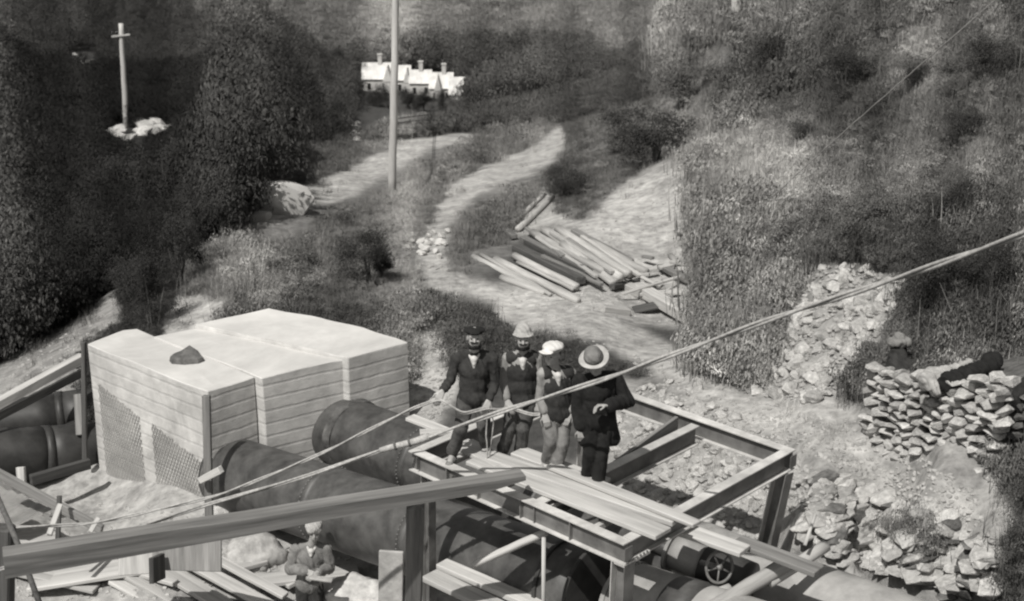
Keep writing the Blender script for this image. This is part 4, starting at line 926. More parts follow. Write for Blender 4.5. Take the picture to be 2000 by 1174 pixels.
# ================================================================== timber pile
tg = 'sawn timbers stacked on the cleared ground'
TP = [ # x0,y0,x1,y1,width m,lift0,lift1,material,label
 ((925,502),(1062,573),.12,.08,.08,'log','outermost pale pole at the left side of the timber pile'),
 ((980,542),(1062,573),.13,.05,.05,'log','short pale pole lowest on the left of the pile'),
 ((968,508),(1128,588),.17,.12,.12,'log','long pale pole, second from the left of the pile'),
 ((1005,500),(1127,560),.15,.30,.28,'log','pale pole with its butt end towards the camera, beside the dark timbers'),
 ((1008,484),(1135,548),.22,.40,.35,'wood_dk','dark squared timber in the middle of the pile'),
 ((1030,472),(1150,535),.20,.45,.38,'wood_dk','second dark timber, beside the middle one'),
 ((1020,466),(1142,524),.16,.60,.50,'wood','grey timber lying across the dark ones'),
 ((1040,455),(1180,530),.17,.65,.52,'log','pale timber above the dark gap of the pile'),
 ((1065,450),(1210,543),.20,.75,.60,'log','broad pale timber, left neighbour of the brightest one'),
 ((1090,447),(1228,535),.18,.95,.78,'log','brightest and topmost timber of the pile'),
 ((1120,452),(1232,512),.18,.45,.40,'wood','grey timber behind the topmost one'),
 ((1100,478),(1200,552),.2,.5,.4,'log','timber ending over the dark hollow of the pile'),
 ((1150,470),(1262,532),.17,.35,.40,'log','pale timber at the right rear of the pile'),
 ((968,436),(1005,462),.13,.35,.35,'wood','short grey timber sticking out behind the pile'),
 ((1245,560),(1366,632),.26,.18,.15,'wood_lt','thick squared white timber lying apart at the right front'),
 ((1322,590),(1392,597),.26,.15,.15,'wood_lt','short thick white timber right of the squared one'),
 ((1174,604),(1226,611),.24,.12,.12,'wood_lt','flat white slab lying in front of the pile'),
 ((1290,520),(1345,548),.16,.2,.2,'wood','short grey offcut behind the loose timbers'),
 ((1310,500),(1350,540),.12,.3,.1,'log','thin pale offcut at the right rear of the loose timbers'),
 ((1205,550),(1290,590),.22,.12,.15,'wood_lt','pale timber between the pile and the squared white one'),
 ((940,498),(1075,575),.08,.2,.12,'log','thin pole lying between the two outer pale poles'),
 ((1010,512),(1120,566),.07,.25,.2,'log','thin bright pole over the second pole from the left'),
 ((1048,462),(1165,540),.09,.8,.62,'wood_lt','thin bright plank on top near the left of the main stack'),
 ((1076,452),(1196,532),.10,.9,.72,'wood_lt','thin bright plank just left of the topmost timber'),
 ((1110,466),(1205,532),.09,.75,.6,'wood','thin grey plank just right of the topmost timber'),
 ((1136,462),(1250,540),.10,.55,.45,'wood_lt','thin bright plank toward the right of the main stack'),
 ((1060,500),(1175,556),.10,.5,.42,'wood','grey plank low on the front of the stack'),
 ((1170,500),(1290,560),.09,.35,.25,'log','slim pole reaching out to the right of the stack'),
 ((1028,446),(1100,500),.10,.7,.6,'wood','short grey plank across the rear ends of the stack'),
 ((1195,560),(1252,548),.14,.25,.2,'wood_dk','dark short timber in the hollow below the stack'),
 ((1215,575),(1330,540),.07,.3,.3,'wood_lt','thin bright lath crossing the loose offcuts'),
 ((1012,448),(1080,385),.14,.3,.3,'log','pale pole pointing up the slope behind the pile'),
 ((998,440),(1062,380),.12,.25,.3,'log','second pale pole pointing up the slope')]
for (a, b, wd, l0, l1, mm, lab) in TP:
    A_ = hit(*a)+up*l0*.9; B_ = hit(*b)+up*l1*.9
    # keep the picture heading but let the lift move the ends along the sight line
    A_ = aty(a[0], a[1], (A_.y if True else 0)-l0*1.6); B_ = aty(b[0], b[1], B_.y-l1*1.6)
    if mm == 'log': rod('timber', [A_, B_], wd*.56, M[mm], lab, 'timber', group=tg, seg=10, n=5, wob=.01, r2=wd*.5)
    else: bar('timber', A_, B_, wd, wd*.75, M[mm], lab, 'timber', None, tg, bev=.012, jit=.01)
for i in range(10):
    x, y = rnd_in([(1190,545),(1260,500),(1360,520),(1380,590),(1290,600)]); q = hit(x, y)+up*random.uniform(.05, .2); t = random.uniform(-.9, .5); l_ = random.uniform(.15, .5)
    bar('offcut', q-V3_(math.cos(t), math.sin(t), .1)*l_, q+V3_(math.cos(t), math.sin(t), .1)*l_, random.uniform(.08, .2), .06, M[random.choice(('wood_lt', 'wood', 'log'))], 'small timber offcut strewn at the right end of the timber pile', 'offcut', None, 'offcuts strewn by the timber pile')
rod('curved_log', [hit(1376, 362)+Vector((0, 0, .12)), hit(1384, 385)+Vector((0, 0, .16)), hit(1378, 410)+Vector((0, 0, .14)), hit(1362, 438)+Vector((0, 0, .1))], .13, M['wood_dk'], 'dark curved log lying on the right edge of the bare scar', 'log')
p = hit(1262, 612); bar('board', p+Vector((-.25, 0, .05)), p+Vector((.3, .05, .16)), .35, .04, M['wood_dk'], 'dark bent board propped between the loose white timbers', 'board')
# ================================================================== named shrubs and trees
BUSH = []
def leaf_mesh(name, nl, rad, hz, size, seed, m, lumps=9, elong=1.0):
    V_, F_ = leaves(nl, rad, hz, size, seed, .25, None, lumps); A_ = np.array(V_); q = np.percentile(np.hypot(A_[:, 0], A_[:, 1]), 94); V_ = [(x/q, y/q, z) for x, y, z in V_]; me = bpy.data.meshes.new(name); me.from_pydata([tuple(v) for v in V_], [], F_); me.materials.append(m); return me
CROWN_D = [leaf_mesh('crown', 11000, 1.0, 1.7+.35*i, .030, 300+i, M['leaf_obj'], 16) for i in range(4)]
CROWN_M = [leaf_mesh('crown', 10000, 1.0, 1.4+.3*i, .030, 320+i, M['leaf_mid'], 16) for i in range(3)]
def stems(seed, hgt, n_=5, r=.05):
    bm = bmesh.new(); rr = random.Random(seed)
    for i in range(n_):
        t = rr.uniform(0, 6.28); e = Vector((math.cos(t)*.5*rr.random(), math.sin(t)*.5*rr.random(), hgt*rr.uniform(.7, 1)))
        add_rod(bm, [Vector((0, 0, -.4)), e*.35+Vector((rr.uniform(-.08, .08), rr.uniform(-.08, .08), 0)), e*.7, e], r, 6, True, r*.25)
    me = bpy.data.meshes.new('trunk'); bm.to_mesh(me); bm.free(); me.materials.append(M['bark']); return me
STEM = [stems(i, 1.5, 5) for i in range(3)]
def shrub(px, py, wpx, hpx, lab, dark=True, cat='bush', name='bush', group=None, y=None):
    p = hit(px, py) if y is None else aty(px, py, y); s_ = p.y*1.04/F*wpx*.52; hh = p.y*1.04/F*hpx
    rt = thing(name, lab, cat, p-up*.1, group); me = random.choice(CROWN_D if dark else CROWN_M)
    zmax = max(v.co.z for v in me.vertices)
    c = bpy.data.objects.new('crown', me); COL.objects.link(c); c.parent = rt; c.scale = (s_, s_, hh/zmax); c.rotation_euler = (0, 0, random.uniform(0, 6.28))
    c = bpy.data.objects.new('trunk', random.choice(STEM)); COL.objects.link(c); c.parent = rt; c.scale = (s_, s_, hh/2.0); return rt
shrub(715, 560, 125, 150, 'dark round bush standing alone on the grassy slope behind the block')
shrub(745, 545, 60, 90, 'small dark bush at the right foot of the round one')
shrub(1275, 318, 190, 120, 'large dark bush above the bare scar, right of the footpath top')
shrub(1110, 385, 110, 70, 'dark low bush beside the bend of the footpath')
shrub(1210, 300, 90, 80, 'grey bush left of the large dark one', False)
shrub(1330, 215, 120, 110, 'pale bushy shrub on the hillside above the large dark bush', False)
shrub(300, 645, 120, 190, 'dark bush directly behind the left corner of the concrete block')
shrub(265, 600, 110, 130, 'dark bush on the end of the pale rock slope at left')
shrub(350, 560, 130, 170, 'dark leafy bush rising on the spur edge left of the grassy slope')
shrub(330, 440, 150, 200, 'tall dark tree in front of the rock ledges, right of the leaning pole', name='tree', cat='tree')
shrub(440, 430, 140, 170, 'dark tree whose right side touches the big white boulder', name='tree', cat='tree')
shrub(240, 420, 130, 130, 'dark tree below the foot of the leaning pole', name='tree', cat='tree')
shrub(650, 330, 70, 170, 'dark tree on the gorge side behind the boulder, left of the tall pole', name='tree', cat='tree', y=90)
shrub(600, 340, 60, 120, 'slim grey tree left of the tall pole in the gorge', False, name='tree', cat='tree', y=92)
tr_g = 'trees round the white houses'
for (x, y, w_, h_, d, yy, lab) in ((690, 222, 44, 80, 1, 270, 'dark tree at the left end of the white houses'), (735, 222, 46, 66, 1, 272, 'dark tree below the left white roof'), (757, 225, 26, 62, 1, 270, 'slim dark tree against the tall pole'),
      (797, 224, 44, 62, 1, 274, 'dark tree below the low house in the row'), (826, 222, 44, 56, 1, 272, 'dark tree in front of the broad chimney house'), (862, 232, 40, 62, 1, 272, 'dark tree below the thin chimney house'), (892, 248, 40, 62, 0, 270, 'grey tree at the foot of the lowest house'),
      (960, 235, 75, 105, 1, 262, 'large dark tree right of the white houses'), (1000, 225, 60, 85, 0, 262, 'grey tree right of the large dark one'), (1050, 215, 70, 95, 0, 250, 'broad grey tree half way to the hillside'), (1130, 160, 55, 85, 1, 250, 'dark round tree high on the right of the valley'),
      (1165, 180, 50, 75, 1, 240, 'dark tree just below the high round one'), (640, 215, 60, 90, 1, 260, 'dark tree well left of the houses'), (590, 200, 55, 85, 0, 262, 'grey tree well left of the houses'), (660, 150, 60, 60, 1, 300, 'dark tree behind the left end of the houses'), (530, 190, 65, 90, 1, 250, 'dark tree in the valley between the poles')):
    shrub(x, y, w_, h_, lab, bool(d), 'tree', 'tree', tr_g, yy)
hg = 'bushes on the right-hand hillside'
for (x, y, w_, h_, d, lab) in ((1500, 175, 170, 120, 1, 'broad dark bush high on the right-hand hillside below the second pole'), (1650, 195, 140, 110, 1, 'dark bush left of the pale crown on the hillside'), (1580, 290, 120, 60, 1, 'dark low bush in the middle of the right-hand hillside'),
       (1790, 180, 110, 90, 0, 'pale feathery bush touched by the thin line'), (1930, 180, 140, 130, 1, 'dark bush near the upper right edge'), (1890, 280, 120, 80, 1, 'dark bush below the upper right one'),
       (1450, 560, 130, 110, 1, 'dark bush at the right end of the timber pile'), (1560, 520, 140, 120, 0, 'grey bush above the rubble slope'), (1830, 620, 150, 200, 1, 'tall dark bush above the stone wall'), (1930, 600, 130, 170, 1, 'dark bush at the right edge above the stone wall'),
       (1440, 690, 110, 80, 1, 'dark bush below the loose white timbers, beside the path'), (1700, 470, 140, 120, 0, 'grey bush right above the bright rubble'), (1870, 450, 130, 130, 1, 'dark bush left of the right edge, mid height')):
    shrub(x, y, w_, h_, lab, bool(d), group=hg)
# things left on the wall
def blob_obj(name, prims, m, lab, cat, vox=.012):
    o = organic(name, prims, m, None, vox, base=prims[0][1] if False else None); return tag(o, lab, cat)
# ================================================================== people
def add_cap(bm, a, b, ra, rb, seg=14):
    a = Vector(a); b = Vector(b); d, s, u = frame_from(b-a) if (b-a).length > 1e-5 else (Vector((0, 0, 1)), Vector((1, 0, 0)), Vector((0, 1, 0)))
    L_ = (b-a).length; R_ = []
    for k in range(1, 6): t = math.pi/2*(1-k/5); R_.append((a-d*ra*math.sin(t), ra*math.cos(t)))
    for k in range(0, 5): t = math.pi/2*(k/5); R_.append((b+d*rb*math.sin(t), rb*math.cos(t)))
    v0 = bm.verts.new(a-d*ra); v1 = bm.verts.new(b+d*rb)
    rings = [[bm.verts.new(c+(s*math.cos(2*math.pi*q/seg)+u*math.sin(2*math.pi*q/seg))*r_) for q in range(seg)] for c, r_ in R_]
    for q in range(seg): bm.faces.new((v0, rings[0][(q+1) % seg], rings[0][q])); bm.faces.new((v1, rings[-1][q], rings[-1][(q+1) % seg]))
    for A_, B_ in zip(rings[:-1], rings[1:]):
        for q in range(seg): bm.faces.new((A_[q], A_[(q+1) % seg], B_[(q+1) % seg], B_[q]))
def add_ell(bm, c, rx, ry, rz_, R_=None):
    M4 = Matrix.Translation(Vector(c)) @ (R_.to_4x4() if R_ else Matrix.Identity(4)) @ Matrix.Diagonal((rx, ry, rz_, 1))
    bmesh.ops.create_icosphere(bm, subdivisions=3, radius=1, matrix=M4)
def organic(name, build, m, parent, vox=.011, smooth=3, wr=.0, wf=14, cut=None, seed=0):
    bm = bmesh.new(); build(bm); b = base_of(parent) if parent else Vector(cut)
    bmesh.ops.translate(bm, vec=-b, verts=bm.verts); me = bpy.data.meshes.new('tmp'); bm.to_mesh(me); bm.free()
    o = bpy.data.objects.new('tmp', me); COL.objects.link(o); md = o.modifiers.new('r', 'REMESH'); md.mode = 'VOXEL'; md.voxel_size = vox
    ms = o.modifiers.new('s', 'SMOOTH'); ms.iterations = smooth; ms.factor = .5
    dg = bpy.context.evaluated_depsgraph_get(); me2 = bpy.data.meshes.new_from_object(o.evaluated_get(dg)); bpy.data.objects.remove(o); bpy.data.meshes.remove(me)
    if wr:
        k = len(me2.vertices); co = np.zeros(k*3); me2.vertices.foreach_get('co', co); co = co.reshape(-1, 3); nn = np.zeros(k*3); me2.vertices.foreach_get('normal', nn); nn = nn.reshape(-1, 3)
        d = fbm(co[:, 0]*wf*1.7+co[:, 1]*wf*1.3+co[:, 2]*wf*.4+seed, co[:, 2]*wf*.55+co[:, 0]*wf*.5, seed, 3); d = np.clip(1-np.abs(d)*1.6, -.3, 1); co = co+nn*(d*wr)[:, None]; me2.vertices.foreach_set('co', co.ravel()); me2.update()
    me2.name = name; me2.materials.clear(); me2.materials.append(m); return link(name, me2, m, parent, True, b)
def hand(bm, wr_, d, palm_n, curl=.9, s=1.0, thumb=1):
    """palm, four unequal bent fingers and a thumb; d = along the hand, palm_n = out of the palm"""
    d = d.normalized(); sd = d.cross(palm_n).normalized(); pn = sd.cross(d).normalized()
    pc = wr_+d*.05*s
    for q in (-1, -.33, .33, 1): add_cap(bm, wr_+sd*q*.018*s, wr_+d*.085*s+sd*q*.03*s, .016*s, .0125*s, 8)
    for q, ln in zip((-1, -.33, .33, 1), (.066, .078, .074, .058)):
        p = wr_+d*.088*s+sd*q*.031*s; dd = d.copy()
        for j, f in enumerate((.45, .32, .25)):
            ax = (dd*math.cos(curl*(.6+.25*j))+pn*math.sin(curl*(.6+.25*j))).normalized(); e = p+ax*ln*f*1.25*s; add_cap(bm, p, e, .0095*s, .0085*s, 8); p = e; dd = ax; 
            pn_ = pn; 
    t0 = wr_+d*.025*s+sd*thumb*.028*s; t1 = t0+(d*.55+sd*thumb*.6+pn*.35).normalized()*.045*s; t2 = t1+(d*.8+sd*thumb*.05+pn*.6).normalized()*.035*s
    add_cap(bm, t0, t1, .014*s, .011*s, 8); add_cap(bm, t1, t2, .011*s, .0095*s, 8)
def V3(*a): return Vector(a)
def person(lab, Y, J, hats, top, legs, opts):
    """J: joints as (px, py, dy) sight points at distance Y+dy"""
    P = {k: aty(v[0], v[1], Y+(v[2] if len(v) > 2 else 0)) for k, v in J.items()}
    foot = (P['ankL']+P['ankR'])/2; base = Vector((foot.x, foot.y, opts['floor'])); rt = thing('person', lab, 'person', base)
    fd = Vector(opts.get('face', (0, -1, -.15))).normalized()      # where the face looks
    side = fd.cross(V3(0, 0, 1)).normalized(); hu_ = side.cross(fd).normalized()
    Rm = Matrix((side, -fd, hu_)).transposed()
    hc_ = P['head']; nk = P['neck']; sL, sR = P['shL'], P['shR']; ch = (sL+sR)/2; pv = P['pelvis']
    sh = (sR-sL).normalized(); tw = V3(-sh.y, sh.x, 0).normalized()
    Rt = Matrix((sh, -sh.cross(V3(0, 0, 1)).normalized(), V3(0, 0, 1))).transposed()
    hw = .085
    hl, hr = pv-sh*hw, pv+sh*hw
    def body(bm):
        add_ell(bm, hc_+hu_*.02, .080, .097, .10, Rm); add_ell(bm, hc_+fd*.028-hu_*.055, .064, .068, .065, Rm)     # skull, jaw
        add_ell(bm, hc_+fd*.062-hu_*.092, .026, .022, .022, Rm)                                                  # chin
        add_cap(bm, hc_+fd*.088+hu_*.012, hc_+fd*.112-hu_*.028, .009, .015, 8)                                     # nose
        add_cap(bm, hc_+fd*.085+hu_*.022-side*.04, hc_+fd*.085+hu_*.022+side*.04, .012, .012, 8)                   # brow
        for q in (-1, 1):
            add_ell(bm, hc_+side*q*.08-hu_*.01-fd*.005, .012, .022, .032, Rm); add_ell(bm, hc_+fd*.066+side*q*.038-hu_*.03, .022, .018, .02, Rm)
        add_cap(bm, hc_+fd*.082-hu_*.058-side*.02, hc_+fd*.082-hu_*.058+side*.02, .009, .009, 8)
        add_cap(bm, hc_-hu_*.05-fd*.02, nk-V3(0, 0, .04), .052, .06)
        add_ell(bm, ch.lerp(pv, .22), .15, .09, .16, Rt); add_ell(bm, ch.lerp(pv, .6), .13, .085, .17, Rt); add_ell(bm, pv, .14, .09, .12, Rt)
        add_cap(bm, sL, sR, .045, .045); add_cap(bm, nk-V3(0, 0, .04), ch, .06, .08)
        for (a, e, w_, q) in ((sL, 'elL', 'wrL', -1), (sR, 'elR', 'wrR', 1)):
            add_cap(bm, a, P[e], .047, .037); add_cap(bm, P[e], P[w_], .037, .026)
            hd = Vector(opts.get('handL' if q < 0 else 'handR', tuple((P[w_]-P[e]).normalized())))
            pnv = Vector(opts.get('palmL' if q < 0 else 'palmR', (0, 1, -.2) if abs(hd.y) < .8 else (0, 0, -1)))
            hand(bm, P[w_]+hd.normalized()*.01, hd, pnv, opts.get('curl', 1.0), 1.06, -q if opts.get('flip') else q)
        for (a, k_, n_) in ((hl, 'knL', 'ankL'), (hr, 'knR', 'ankR')):
            add_cap(bm, a, P[k_], .085, .056); add_cap(bm, P[k_], P[n_], .056, .038)
            add_cap(bm, P[n_], P[n_]+Vector(opts.get('toe'+k_[-1], (0, -1, 0))).normalized()*.14-V3(0, 0, .03), .04, .035)
    organic('body', body, M['skin'], rt, .0068, 1)
    # eyes, dark sockets
    def eyes(bm):
        for q in (-1, 1): add_ell(bm, hc_+fd*.082+side*q*.032-hu_*.002, .012, .009, .008, Rm)
    bm = bmesh.new(); eyes(bm); bm_obj('eyes', bm, M['hair'], rt, True)
    # hair / beard
    def hair(bm):
        add_ell(bm, hc_-fd*.028+hu_*.025, .082, .088, .092, Rm)
    organic('hair', hair, M['hair'], rt, .009, 2)
    if opts.get('beard'):
        def beard(bm):
            for q in (-1, -.5, 0, .5, 1): add_ell(bm, hc_+fd*(.055-.03*abs(q))-hu_*.090+side*q*.048, .030, .040, .044, Rm)
            add_cap(bm, hc_+fd*.094-hu_*.044-side*.032, hc_+fd*.094-hu_*.044+side*.032, .014, .014, 8)
        organic('beard', beard, M['hair'], rt, .008, 2, .004, 60)
    # trousers
    tm = M[legs]
    def trousers(bm):
        add_ell(bm, pv, .165, .122, .13, Rt)
        for (a, k_, n_) in ((hl, 'knL', 'ankL'), (hr, 'knR', 'ankR')):
            kk = P[k_]; an = P[n_]; add_cap(bm, a, kk, .104, .078); add_cap(bm, kk, kk.lerp(an, .55), .078, .072); add_cap(bm, kk.lerp(an, .55), an+V3(0, 0, .05), .072, .076)
    organic('trousers', trousers, tm, rt, .011, 7, .007, 9, seed=int(J['head'][0]))
    for (n_, q) in (('ankL', 'toeL'), ('ankR', 'toeR')):
        an = P[n_]; td = Vector(opts.get(q, (0, -1, 0))); td.z = 0; td.normalize(); z0 = an.z-.075
        def boot(bm, an=an, td=td):
            s_ = td.cross(V3(0, 0, 1)); add_cap(bm, an+V3(0, 0, .06), an-V3(0, 0, .035), .052, .046); add_cap(bm, an-td*.035-V3(0, 0, .04), an+td*.15-V3(0, 0, .045), .042, .042)
            add_cap(bm, an+td*.06-V3(0, 0, .04)-s_*.012, an+td*.17-V3(0, 0, .05)+s_*.012, .045, .034)
        organic('boot', boot, M['boot'], rt, .010, 2, .004, 30)
    # upper clothes
    def sleeves(bm, r0=.060, r1=.046, r2=.039):
        for (a, e, w_) in ((sL, 'elL', 'wrL'), (sR, 'elR', 'wrR')):
            add_cap(bm, a-V3(0, 0, .005), P[e], r0, r1+.006); add_cap(bm, P[e], P[w_]-(P[w_]-P[e]).normalized()*.035, r1+.006, r2+.008)
    def torso(bm, k=1.0, hem=None):
        add_ell(bm, ch.lerp(pv, .22)-V3(0, 0, .01), .186*k, .132*k, .19, Rt); add_ell(bm, ch.lerp(pv, .6), .170*k, .128*k, .2, Rt)
        add_cap(bm, sL-V3(0, 0, .01), sR-V3(0, 0, .01), .063, .063); add_cap(bm, nk-V3(0, 0, .045), ch, .066, .095)
        for e_ in (sL, sR): add_cap(bm, nk-V3(0, 0, .045), nk.lerp(e_, .8)-V3(0, 0, .01), .06, .062)
        add_ell(bm, pv+V3(0, 0, .03), .178*k, .146*k, .165, Rt)
        for q in (-1, 1): add_cap(bm, pv+sh*q*.07+V3(0, 0, .02), pv+sh*q*.082-V3(0, 0, .065), .112, .104)
        if hem:
            for q in (-1, -.4, .4, 1): add_cap(bm, pv+sh*q*.085+V3(0, 0, .1), hem+sh*q*.15, .11, .085)
    sd_ = int(J['neck'][0])
    if top == 'jersey':
        def f(bm): torso(bm); sleeves(bm)
        organic('jersey', f, M['cl_dark'], rt, .011, 7, .012, 8, seed=sd_)
    elif top in ('vest', 'vest_low'):
        def f(bm): torso(bm, .975); sleeves(bm)
        organic('shirt', f, M['shirt'], rt, .011, 7, .009, 10, seed=sd_)
        def f2(bm):
            add_ell(bm, ch.lerp(pv, .25)-V3(0, 0, .02), .184, .146, .19, Rt); add_ell(bm, ch.lerp(pv, .62), .180, .142, .21, Rt); add_ell(bm, pv+V3(0, 0, .05), .184, .155, .16, Rt)
            for q in (-1, 1): add_cap(bm, pv+sh*q*.075+V3(0, 0, .03), pv+sh*q*.085-V3(0, 0, .04), .118, .108)
            add_cap(bm, sL.lerp(sR, .14)-V3(0, 0, .005), sL.lerp(sR, .86)-V3(0, 0, .005), .084, .084)
            for e_ in (sL, sR): add_cap(bm, nk-V3(0, 0, .06), nk.lerp(e_, .7)-V3(0, 0, .01), .064, .068)
        organic('waistcoat', f2, M['cl_dark'], rt, .011, 7, .008, 8, seed=sd_+3)
    elif top == 'coat':
        hem = aty(opts['hem'][0], opts['hem'][1], Y)
        def f(bm): torso(bm, 1.10, hem); sleeves(bm, .08, .072, .062)
        organic('coat', f, M['cl_black'], rt, .012, 7, .014, 6, seed=sd_)
    elif top == 'jacket':
        def f(bm): torso(bm, 1.03); sleeves(bm, .074, .062, .052)
        organic('jacket', f, M[opts.get('cloth', 'cl_grey')], rt, .011, 7, .013, 8, seed=sd_)
    if opts.get('collar'):
        fw = Rt @ V3(0, -1, 0)
        def col(bm):
            c = nk-V3(0, 0, .075)
            p0 = c+fw*.1+V3(0, 0, -.02)
            for q in (-1, 1): add_cap(bm, c+sh*q*.055+fw*.045+V3(0, 0, .03), c+fw*.128-V3(0, 0, .055), .018, .02, 8)
            add_cap(bm, c+fw*.10-V3(0, 0, .01), c+fw*.125-V3(0, 0, opts['collar']), .045, .014, 10)
        organic('shirt_front', col, M['cl_white'], rt, .009, 1)
    # headgear
    top_ = hc_+hu_*.085
    if hats == 'flat':
        def f(bm): add_ell(bm, hc_+hu_*.082-fd*.01, .124, .138, .034, Rm); add_ell(bm, hc_+hu_*.06, .092, .105, .032, Rm); add_ell(bm, hc_+hu_*.068+fd*.115, .062, .042, .010, Rm)
        organic('flat_cap', f, M[opts['hat']], rt, .009, 2, .006, 25)
    elif hats == 'puffy':
        def f(bm): add_ell(bm, hc_+hu_*.095-side*.01, .112, .128, .046, Rm); add_ell(bm, hc_+hu_*.07, .098, .112, .045, Rm); add_ell(bm, hc_+hu_*.066+fd*.135, .082, .06, .013, Rm)
        organic('flat_cap', f, M[opts['hat']], rt, .009, 2, .008, 22)
    elif hats == 'bucket':
        def f(bm): add_ell(bm, hc_+hu_*.10, .086, .10, .08, Rm); add_ell(bm, hc_+hu_*.07, .098, .112, .04, Rm); add_ell(bm, hc_+hu_*.052, .122, .132, .014, Rm)
        organic('bucket_hat', f, M[opts['hat']], rt, .009, 2, .010, 20)
    elif hats == 'beanie':
        def f(bm): add_ell(bm, hc_+hu_*.085, .112, .122, .085, Rm); add_cap(bm, hc_+hu_*.055-side*.055+fd*.07, hc_+hu_*.055+side*.055+fd*.07, .036, .036, 10)
        organic('woollen_hat', f, M[opts['hat']], rt, .009, 2, .012, 35)
    elif hats == 'brim':
        hN = Vector(opts['tilt']).normalized(); a1_ = hN.cross(V3(0, 1, 0)).normalized(); a2_ = hN.cross(a1_)
        Rh = Matrix((a1_, a2_, hN)).transposed(); c = hc_+hu_*.075
        def f(bm):
            add_ell(bm, c+hN*.05, .095, .115, .085, Rh); k = 36; prev = None
        organic('hat_crown', f, M['cl_grey'], rt, .009, 2, .006, 20)
        bm = bmesh.new(); k = 40; rows = []
        for (rr, dz) in ((.085, .012), (.13, .0), (.172, .016), (.174, .006), (.13, -.012), (.085, 0)):
            rows.append([bm.verts.new(c+a1_*math.cos(t)*rr*.96+a2_*math.sin(t)*rr*1.06+hN*(dz+.012*math.sin(2*t)*(rr > .12))) for t in [2*math.pi*q/k for q in range(k)]])
        for A_, B_ in zip(rows, rows[1:]+rows[:1]):
            for q in range(k): bm.faces.new((A_[q], A_[(q+1) % k], B_[(q+1) % k], B_[q]))
        bm_obj('hat_brim', bm, M[opts['hat']], rt, True)
        bm = bmesh.new(); ring = [c+hN*.028+a1_*math.cos(2*math.pi*q/k)*.094+a2_*math.sin(2*math.pi*q/k)*.114 for q in range(k+1)]; add_rod(bm, ring, .013, 6, False); bm_obj('hat_band', bm, M['cl_mid'], rt, True)
    return rt, P
r1, Q1 = person('man in a dark flat cap and dark jersey, leftmost of the four on the frame', 15.95,
  dict(head=(927, 659, -.07), neck=(926, 682), shL=(892, 699), shR=(962, 699), elL=(880, 742, -.02), wrL=(864, 764, -.22), elR=(967, 748, .02), wrR=(955, 782, -.18), pelvis=(925, 778, .02), knL=(900, 838, -.18), ankL=(884, 888, -.05), knR=(945, 832, -.08), ankR=(950, 872, .12)),
  'flat', 'jersey', 'cl_mid', dict(floor=0, hat='cl_black', face=(.02, -1, .15), beard=True, collar=.10, toeL=(-.2, -1, 0), toeR=(.2, -1, 0), handL=(-.3, -.6, -.5), handR=(-.3, -.5, -.6)))
r2, Q2 = person('bearded man in a pale bucket hat and dark waistcoat, second from the left', 16.15,
  dict(head=(1022, 661, -.07), neck=(1021, 685), shL=(991, 698), shR=(1048, 698), elL=(984, 745, .0), wrL=(990, 782, -.16), elR=(1056, 745, .03), wrR=(1050, 785, -.05), pelvis=(1018, 785), knL=(996, 835, -.12), ankL=(982, 884, -.05), knR=(1022, 838, -.12), ankR=(1016, 886, 0)),
  'bucket', 'vest', 'cl_mid', dict(floor=.06, hat='cl_light', face=(0, -1, .05), beard=True, collar=.17, toeL=(-.5, -1, 0), toeR=(.3, -1, 0), handL=(.3, -.6, -.4)))
r3, Q3 = person('man in a puffy white cap looking to the left, third from the left', 15.62,
  dict(head=(1079, 692, -.06), neck=(1083, 714), shL=(1060, 728, -.05), shR=(1115, 728, .08), elL=(1056, 775, -.02), wrL=(1064, 808, -.12), elR=(1124, 772, .08), wrR=(1112, 806, -.05), pelvis=(1087, 812), knL=(1076, 860, -.12), ankL=(1070, 904, .05), knR=(1098, 866, -.1), ankR=(1083, 926, -.08)),
  'puffy', 'vest', 'cl_grey', dict(floor=.06, hat='cl_white', face=(-.55, -.85, 0), collar=.13, toeL=(-.9, -1, 0), toeR=(-.6, -1, 0)))
r4, Q4 = person('man in a wide brimmed pale hat and long black coat, head bowed', 15.2,
  dict(head=(1161, 706, -.08), neck=(1165, 728), shL=(1134, 742, -.04), shR=(1201, 738, .05), elL=(1130, 795, .0), wrL=(1134, 836, -.08), elR=(1226, 783, .02), wrR=(1187, 792, -.25), pelvis=(1168, 822), knL=(1152, 885, -.1), ankL=(1146, 940, .05), knR=(1174, 890, -.1), ankR=(1166, 962, -.1)),
  'brim', 'coat', 'cl_black', dict(floor=.06, hat='cl_light', face=(-.15, -.75, -.65), tilt=(-.25, -.35, .9), hem=(1170, 858), toeL=(-.6, -1, 0), toeR=(0, -1, 0), handR=(-1, -.2, .1), palmR=(0, -.3, -1), curl=1.2))
r5, Q5 = person('lower man in a pale woollen hat and grey jacket working below the long beam', 17.75,
  dict(head=(614, 1038, -.08), neck=(609, 1059), shL=(578, 1073), shR=(638, 1071), elL=(566, 1112, .0), wrL=(600, 1116, -.25), elR=(645, 1110, .0), wrR=(622, 1118, -.25), pelvis=(604, 1140), knL=(592, 1204, -.1), ankL=(590, 1262, 0), knR=(618, 1204, -.1), ankR=(622, 1262, 0)),
  'beanie', 'jacket', 'cl_dark', dict(floor=-3.5, hat='cl_light', face=(.1, -1, -.05), collar=.06, handL=(.8, -.6, -.1), handR=(-.6, -.7, -.2)))
bar('paddle_board', Q5['wrL']+V3(.05, -.1, -.03), Q5['wrR']+V3(.2, -.14, -.04), .10, .03, M['cl_light'], 'short pale board held in the hands of the lower man', 'board')
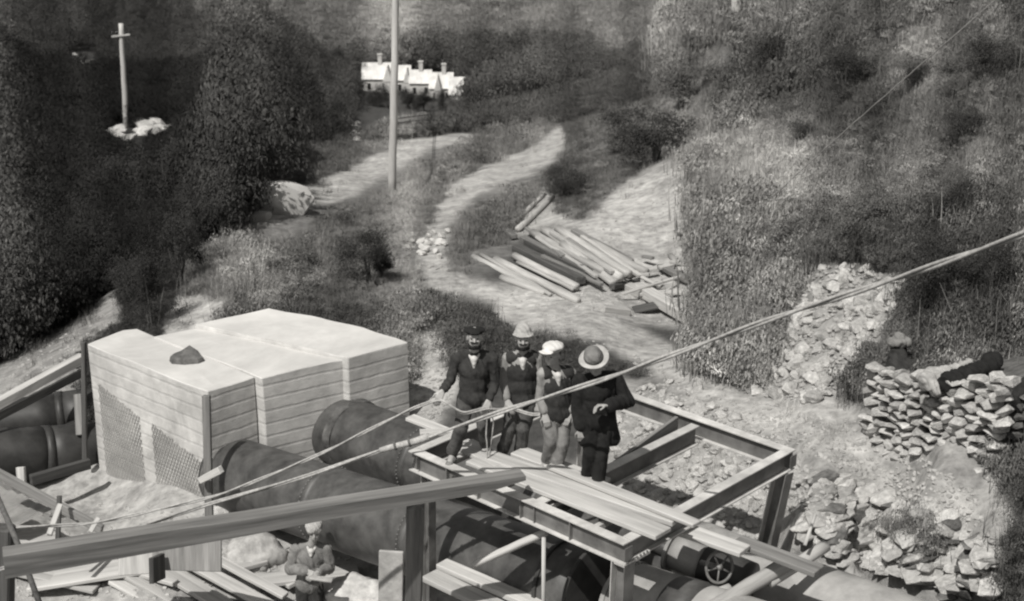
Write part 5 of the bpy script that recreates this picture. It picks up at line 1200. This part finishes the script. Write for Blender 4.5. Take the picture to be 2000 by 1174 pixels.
# the rope the men hold
hL = Q1['wrL']+V3(-.02, -.09, -.05); hR = Q1['wrR']+V3(-.03, -.08, -.06); h2 = Q2['wrL']+V3(.03, -.09, -.05)
rope('hand_rope', [h2+V3(.5, -.05, -.05), h2+V3(.25, -.05, -.07), h2, h2.lerp(hR, .5)+V3(0, 0, -.02), hR, hR.lerp(hL, .5)+V3(0, -.12, -.08), hL, aty(800, 800, 15.75), aty(620, 890, 15.5), aty(430, 968, 15.2), aty(180, 1024, 14.9), aty(10, 1030, 14.6)], .017, 'rope held by the two left-hand men and running down past the block', 'rope', strands=2, pitch=.2)
rope('hand_rope', [hR, aty(951, 840, 15.75), aty(950, 905, 15.75)], .014, 'loose rope end hanging from the left man to the boards', 'rope', strands=1)
rope('hand_rope', [hR+V3(.02, 0, 0), aty(966, 830, 15.8), aty(952, 900, 15.85)], .012, 'second slack rope hanging beside the first at the left man', 'rope', strands=1)
# clothing and sacks on the wall, figure-like heap in the shade
def lump(name, prims, m, lab, cat, vox=.014):
    c = Vector(prims[0][0])
    def f(bm):
        for (a, b, ra, rb) in prims: add_cap(bm, a, b, ra, rb)
    o = organic(name, f, m, None, vox, 3, .03, 9, cut=c, seed=3); return tag(o, lab, cat)
A_ = aty(1855, 745, 16.9); B_ = aty(1915, 722, 16.9)
lump('dark_coat', [(A_, B_, .11, .09), (A_+V3(-.1, 0, -.05), A_, .06, .1)], M['cl_black'], 'dark coat rolled along the top of the stone wall', 'coat')
lump('dark_bundle', [(aty(1932, 714, 16.95), aty(1938, 706, 17), .10, .11)], M['cl_black'], 'round black bundle at the right end of the wall top', 'bundle')
lump('white_sack', [(aty(1800, 738, 17.2), aty(1850, 728, 17.2), .05, .08), (aty(1812, 742, 16.9), aty(1832, 768, 16.8), .10, .03), (aty(1850, 728, 17.3), aty(1895, 706, 17.4), .06, .03)], M['cl_light'], 'crumpled white cloth on the stone wall behind the dark coat', 'cloth')
lump('grey_hat', [(aty(1742, 668, 18.6), aty(1772, 668, 18.6), .05, .05), (aty(1757, 660, 18.6), aty(1757, 664, 18.6), .07, .1)], M['cl_grey'], 'flat grey hat resting on the dark heap above the wall', 'hat')
lump('dark_heap', [(aty(1755, 690, 18.6), aty(1750, 740, 18.4), .10, .17), (aty(1765, 720, 18.5), aty(1810, 735, 18.4), .14, .10)], M['cl_dark'], 'dark heap of clothing beside the rubble, left of the white cloth', 'clothing')
